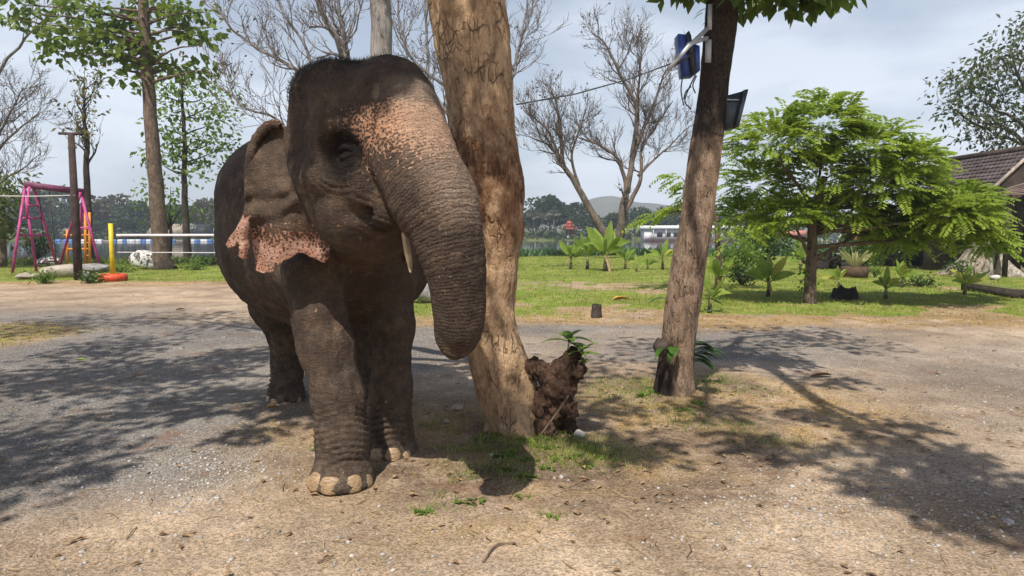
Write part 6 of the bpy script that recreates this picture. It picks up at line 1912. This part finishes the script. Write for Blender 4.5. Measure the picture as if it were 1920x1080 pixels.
for k, px in enumerate(list(range(112, 200, 11)) + list(range(216, 292, 9)) + list(range(316, 330, 8)) + list(range(352, 404, 9))):
    q = P(px + rng.uniform(-2, 2), 455, 150); w = rng.random() < .3
    o = link('float_barrel', mesh_b[1 if w else 0]); o.location = (q.x, 150 + rng.uniform(-.5, .5), WATER_Z + .12); o.rotation_euler.z = rng.uniform(-.3, .3)
    tag(o, 'white float barrel in the mooring line across the lake' if w else 'blue float barrel in the mooring line across the lake', 'barrel', 'white floats across the lake' if w else 'blue floats across the lake')
tag(bxm(None, 'mooring_walkway', 100, 410, 450.5, 452.5, 151.2, 1.4, simple('walkway_board', (.40, .33, .30), .8)), 'low brown walkway behind the blue float barrels', 'walkway')
# ================================================================== loose cover
nr = np.random.default_rng(101)
def scatter(n, x0, x1, y0, y1, dens, power=1.0):
    """random ground points; nearer ones are drawn more often"""
    X = nr.uniform(x0, x1, n); Yv = y0 * (y1 / y0) ** (nr.random(n) ** power)
    k = nr.random(n) < dens(X, Yv)
    k &= np.abs(X / Yv) < 0.80
    return X[k], Yv[k]
def blades(X, Yv, ln, w, lean, nr, zoff=0.0):
    n = len(X); z = ground_z(X, Yv) + zoff
    b = np.stack([X, Yv, z], -1)
    a = nr.uniform(0, 6.283, n); L_ = ln * nr.uniform(.5, 1.3, n)
    d = np.stack([np.cos(a) * lean, np.sin(a) * lean, np.ones(n)], -1) + nr.normal(size=(n, 3)) * .2
    d[:, 2] = np.abs(d[:, 2]); d /= np.linalg.norm(d, axis=1)[:, None]
    s = np.stack([-np.sin(a + nr.normal(size=n)), np.cos(a + nr.normal(size=n)), np.zeros(n)], -1)
    ww = (w * nr.uniform(.7, 1.3, n))[:, None] * np.maximum(1, Yv / 9)[:, None] ** .5
    tip = b + d * L_[:, None]
    mid = b + d * L_[:, None] * .55 + np.array((0, 0, .1)) * L_[:, None]
    V = np.stack([b - s * ww * .5, b + s * ww * .5, mid + s * ww * .35, mid - s * ww * .35, tip], 1).reshape(-1, 3)
    k = np.arange(n)[:, None] * 5
    return V, k + np.array((0, 1, 2, 3)), k + np.array((3, 2, 4))
def masks(X, Yv):
    return ground_masks(X, Yv)
GRASSM = leafmat('lawn_grass', (0.13, 0.18, 0.024), (0.42, 0.41, 0.085), 0.4, .6, 1.6)
STRAWM = simple('dry_grass', (0.30, 0.205, 0.09), .9, .35, 3, c2=(.46, .34, .16))
X, Yv = scatter(330000, -22, 32, 9.0, 47, lambda x, y: np.clip(masks(x, y)[0], 0, 1) * (0.55 + .45 * fbm(np.stack([x, y, x * 0], -1) * .8, 3, 5)) * (y < shore(x) + 1), 1.0)
V, Q, T = blades(X, Yv, 0.075, 0.010, .55, nr)
tag(MB().add(V, Q, T).build('lawn_grass', GRASSM), 'short green grass of the lawn', 'grass', kind='stuff')
# taller tufts, weeds and clover-like patches round the trunks
tuft = [(930, 830, .10), (985, 838, .12), (1040, 838, .2), (1110, 850, .22), (1075, 875, .14), (950, 870, .10), (880, 885, .14), (905, 850, .10), (800, 960, .07), (960, 905, .06), (1090, 830, .10), (1330, 725, .22), (1350, 712, .14), (1220, 740, .14), (1180, 745, .25), (1240, 770, .25), (1120, 740, .3), (830, 805, .16), (870, 850, .10), (980, 890, .08), (1015, 850, .1), (1140, 720, .3), (1400, 740, .2), (1030, 970, .05), (830, 930, .05), (1210, 720, .18), (1290, 790, .18), (1370, 800, .2), (1460, 830, .15), (1100, 860, .18), (1060, 850, .16), (1120, 840, .16), (1090, 870, .14), (1010, 845, .10), (960, 845, .10), (1040, 860, .12), (870, 900, .08), (940, 880, .08), (1150, 850, .14)]
VX, VY = [], []
for px, py, r in tuft:
    g = G(px, py); m = int(150 * (r / .15) ** 1.3)
    VX.append(g.x + nr.normal(size=m) * r * 1.1); VY.append(g.y + nr.normal(size=m) * r * .8)
V, Q, T = blades(np.concatenate(VX), np.concatenate(VY), 0.055, 0.0045, .7, nr)
tag(MB().add(V, Q, T).build('grass_tufts', leafmat('tuft_grass', (0.10, 0.15, 0.024), (0.33, 0.38, 0.08), .35, .6, 4)), 'tufts of fresh grass round the tree feet', 'grass', kind='stuff')
# dry grass
def dry_d(x, y):
    g, s, a, o = masks(x, y)
    return np.clip(s * .9 + .05 * (1 - a) * (1 - g), 0, 1)
X, Yv = scatter(190000, -12, 14, 2.9, 26, dry_d, 1.0)
V, Q, T = blades(X, Yv, 0.065, 0.0044, 3.0, nr)
tag(MB().add(V, Q, T).build('dry_grass', STRAWM), 'dry straw-coloured grass scattered on the earth', 'grass', kind='stuff')
# leafy weeds
WEED = leafmat('weed_leaf', (0.07, 0.135, 0.018), (0.20, 0.30, 0.05), .4, .5, 5)
mb = MB(); rng = random.Random(14)
for px, py, s in ((940, 862, .09), (1000, 838, .08), (985, 875, .06), (975, 890, .07), (955, 858, .06), (798, 962, .06), (880, 945, .06), (1030, 850, .06), (1222, 735, .14), (1216, 745, .10), (1310, 760, .07), (1285, 772, .07), (1335, 720, .08), (972, 935, .04), (1060, 865, .07), (1110, 845, .06), (1140, 862, .06), (912, 835, .07), (1020, 885, .05), (990, 900, .045), (1100, 880, .05), (1030, 968, .04)):
    g = G(px, py)
    for q in range(5):
        c = Vector((g.x + rng.gauss(0, s * .8), g.y + rng.gauss(0, s * .6), 0)); c.z = zground(c)
        for k in range(6):
            a = rng.uniform(0, 6.28); blade_leaf(mb, c, (math.cos(a), math.sin(a), rng.uniform(.3, 1.2)), (0, 0, 1), s * rng.uniform(.6, 1.1), s * rng.uniform(.22, .35), .4, 3)
tag(mb.build('weeds', WEED), 'small leafy weeds round the foot of the big trunk', 'weeds', kind='stuff')
# fallen leaves and litter
mb = MB()
def lit_d(x, y):
    g, s, a, o = masks(x, y)
    return np.clip(.5 * s + .5 * o + .10 + .25 * g * (y > 12), 0, 1)
X, Yv = scatter(14000, -12, 16, 2.8, 30, lit_d, 1.0)
n = len(X); pos = np.stack([X, Yv, ground_z(X, Yv) + .008], -1)
a = nr.uniform(0, 6.28, n)
V, T = leaf_cloud(pos, np.stack([np.cos(a), np.sin(a), np.full(n, .1)], -1), nr, 0.058, width=.45, droop=0, spread=.1, fold=.5, flat=.9)
V[:, 2] = np.maximum(V[:, 2], np.repeat(pos[:, 2], 4))
tag(MB().add(V, None, T).build('leaf_litter', simple('litter', (.20, .10, .05), .9, .5, 14, c2=(.44, .29, .15))), 'brown fallen leaf litter on the earth', 'litter', kind='stuff')
# thin broken twigs and straw stalks
X, Yv = scatter(5200, -9, 11, 2.8, 14, lambda x, y: np.clip(.25 + .8 * masks(x, y)[1] - masks(x, y)[0], 0.03, 1), 1.0)
mb = MB(); n = len(X); Z = ground_z(X, Yv)
A = nr.uniform(0, 6.283, n); L_ = nr.uniform(.03, .16, n); W_ = nr.uniform(.0012, .0032, n)
dv = np.stack([np.cos(A), np.sin(A), nr.normal(size=n) * .06], -1); sv = np.stack([-np.sin(A), np.cos(A), np.zeros(n)], -1)
b0 = np.stack([X, Yv, Z + .006], -1); e0 = b0 + dv * L_[:, None]; md = (b0 + e0) / 2 + sv * (nr.normal(size=n) * .12 * L_)[:, None] + np.array((0, 0, .006))
up = np.array((0, 0, 1.0)); w_ = W_[:, None]
ring = [(-1, 0), (1, 0), (0, 1.6)]
V = np.stack([c + sv * w_ * a_ + up * w_ * z_ for c in (b0, md, e0) for a_, z_ in ring], 1).reshape(-1, 3)
k = np.arange(n)[:, None] * 9
Q = np.concatenate([k + np.array((r * 3 + j, r * 3 + (j + 1) % 3, r * 3 + 3 + (j + 1) % 3, r * 3 + 3 + j)) for r in (0, 1) for j in range(3)])
tag(MB().add(V, Q).build('twig_litter', simple('twig_stalk', (.26, .16, .085), .9, .5, 9, c2=(.46, .33, .18))), 'broken twigs and stalks strewn on the earth', 'litter', kind='stuff')
# gravel
SV, ST = ICO[1]
def gravel(X, Yv, size, nr):
    n = len(X); s = size * np.exp(nr.normal(size=n) * .42)
    sc = nr.uniform(.6, 1.3, (n, 3)) * s[:, None]; sc[:, 2] *= .6
    a = nr.uniform(0, 6.28, n); ca, sa = np.cos(a), np.sin(a)
    jit = 1 + nr.normal(size=(n, len(SV), 1)) * .16
    L_ = SV[None] * jit * sc[:, None, :]
    W = np.stack([L_[..., 0] * ca[:, None] - L_[..., 1] * sa[:, None] + X[:, None], L_[..., 0] * sa[:, None] + L_[..., 1] * ca[:, None] + Yv[:, None], L_[..., 2] + (ground_z(X, Yv) + sc[:, 2] * .25)[:, None]], -1)
    T = (ST[None] + (np.arange(n) * len(SV))[:, None, None]).reshape(-1, 3)
    return W.reshape(-1, 3), T
def grav_d(x, y):
    g, s, a, o = masks(x, y)
    c = fbm(np.stack([x, y, x * 0], -1) * 1.1, 3, 91)
    return np.clip((.10 + .8 * a + .5 * (np.clip(c, 0, 1))) * (1 - g) * (1 - .75 * np.maximum(s, o)), 0, 1)
X, Yv = scatter(30000, -10, 11, 2.7, 12, grav_d, 1.1)
GV = NT('gravel_stone', .85, .25)
_r = GV.noise(GV.pos(), 37, 1); _q = GV.noise(GV.pos(), 160, 2)
GV.color(GV.mix(GV.ramp(_r, .3, .7), (.12, .11, .10), (.46, .425, .39))); GV = GV.m
V, T = gravel(X, Yv, 0.0062, nr)
tag(MB().add(V, None, T).build('gravel', GV), 'loose grey and white gravel on the drive', 'gravel', kind='stuff')
# pale stones in drifts
DX, DY = [], []
for px, py, sx, sy, m in ((380, 905, 90, 30, 420), (420, 880, 60, 25, 300), (1560, 950, 140, 40, 300), (470, 850, 60, 25, 130), (330, 940, 70, 25, 110), (1500, 930, 130, 40, 220), (1420, 990, 120, 40, 170), (1620, 900, 90, 30, 130), (1700, 980, 130, 40, 150), (1330, 1000, 60, 30, 80), (850, 705, 80, 14, 160), (800, 690, 60, 12, 120), (1850, 960, 80, 30, 120), (400, 700, 120, 16, 140), (1100, 690, 80, 10, 100), (1780, 760, 110, 25, 110), (960, 1020, 300, 30, 60), (200, 1020, 200, 30, 90), (700, 1030, 200, 30, 50)):
    gx_ = nr.normal(px, sx, m); gy_ = np.clip(nr.normal(py, sy, m), 560, 1150)
    for q, w in zip(gx_, gy_):
        g = G(q, w); DX.append(g.x); DY.append(g.y)
V, T = gravel(np.array(DX), np.array(DY), 0.0062, nr)
tag(MB().add(V, None, T).build('pale_pebbles', simple('pale_pebble', (.40, .365, .33), .85, .4, 30)), 'drifts of pale pebbles on the earth', 'pebbles', kind='stuff')
# sticks and single big dry leaves
ST_M = simple('dead_stick', (.17, .115, .08), .9, .35, 12)
for k, (pts, r, lab) in enumerate((([(906, 1058), (930, 1026), (966, 1022)], .007, 'bent dead twig lying in the foreground'), ([(596, 1058), (626, 1046)], .006, 'short twig at the lower edge of the picture'), ([(1062, 745), (1030, 790), (1005, 826)], .009, 'stick leaning on the foot of the big trunk'), ([(1236, 738), (1275, 745)], .008, 'pale twig lying before the leaning trunk'))):
    pp = [G(a, b) + Vector((0, 0, .012)) for a, b in pts]
    if k == 2: pp = [P(1066, 742, 5.02), P(1040, 780, 5.0), P(1004, 828, 5.0)]
    tag(bar('stick', [tuple(q) for q in spline([tuple(p) for p in pp], 8)], np.linspace(r, r * .6, 8), ST_M, None, 6), lab, 'stick')
def big_leaf(px, py, ln, rz, m, lab):
    mb = MB(); g = G(px, py); g.z = zground(g) + .012
    blade_leaf(mb, g, (math.cos(rz), math.sin(rz), .12), (0, 0, 1), ln, ln * .5, .1, 6, .35)
    tag(mb.build('fallen_leaf', m, None, True), lab, 'leaf')
DL = simple('brown_leaf', (.30, .20, .13), .85, .3, 20); GL = leafmat('fallen_green_leaf', (.22, .30, .05), (.36, .42, .10), .2); OL = simple('orange_leaf', (.50, .25, .06), .8, .3, 20)
for a in ((1520, 706, .26, .1, DL, 'large curled dry leaf right of the leaning trunk'), (582, 848, .09, .2, GL, 'fresh green leaf lying behind the near front foot'), (142, 676, .13, .1, GL, 'yellow green leaf lying on the left of the drive'), (1150, 567, .4, .1, OL, 'orange dry leaf on the lawn by the small stump'), (820, 990, .05, .6, DL, 'curled purple brown leaf in the foreground'), (500, 772, .12, .3, OL, 'dry leaf at the hind foot of the elephant'), (330, 584, .2, .4, DL, 'pale dry leaf on the far left of the drive'), (585, 550, .25, 2.2, DL, 'dry leaf behind the elephant legs')):
    big_leaf(*a)
# plants along the near shore
def shore_strip(n, x0, x1, ln, w, m, name, lab, off=(-1.5, 1.0)):
    X = nr.uniform(x0, x1, n); Yv = shore(X) + nr.uniform(*off, n)
    V, Q, T = blades(X, Yv, ln, w, .5, nr)
    tag(MB().add(V, Q, T).build(name, m), lab, 'plants', kind='stuff')
shore_strip(5200, -1, 30, .55, .07, leafmat('reed_leaf', (.06, .13, .05), (.15, .25, .10), .35, .6, .4), 'shore_reeds', 'blue green leafy plants along the lawn side of the lake')
shore_strip(4200, -38, -6, .30, .05, leafmat('shore_weed', (.06, .10, .02), (.17, .21, .05), .35, .6, .4), 'shore_weeds', 'weeds along the left shore of the lake', (-4.5, .5))
# ------------------------------------------------------------------ the air
ht = bpy.data.materials.new('haze_air'); ht.use_nodes = True; ht.node_tree.nodes.clear()
ho = ht.node_tree.nodes.new('ShaderNodeOutputMaterial'); hv = ht.node_tree.nodes.new('ShaderNodeVolumePrincipled')
hv.inputs['Color'].default_value = (.80, .88, 1.0, 1); hv.inputs['Density'].default_value = 0.0008; hv.inputs['Anisotropy'].default_value = 0.1
ht.node_tree.links.new(hv.outputs[0], ho.inputs['Volume'])
mb = MB(); mb.box((20, 540, 42), (2100, 1320, 90)); o = mb.build('haze', ht); tag(o, 'thin haze over the lake and hills', 'haze', kind='stuff')
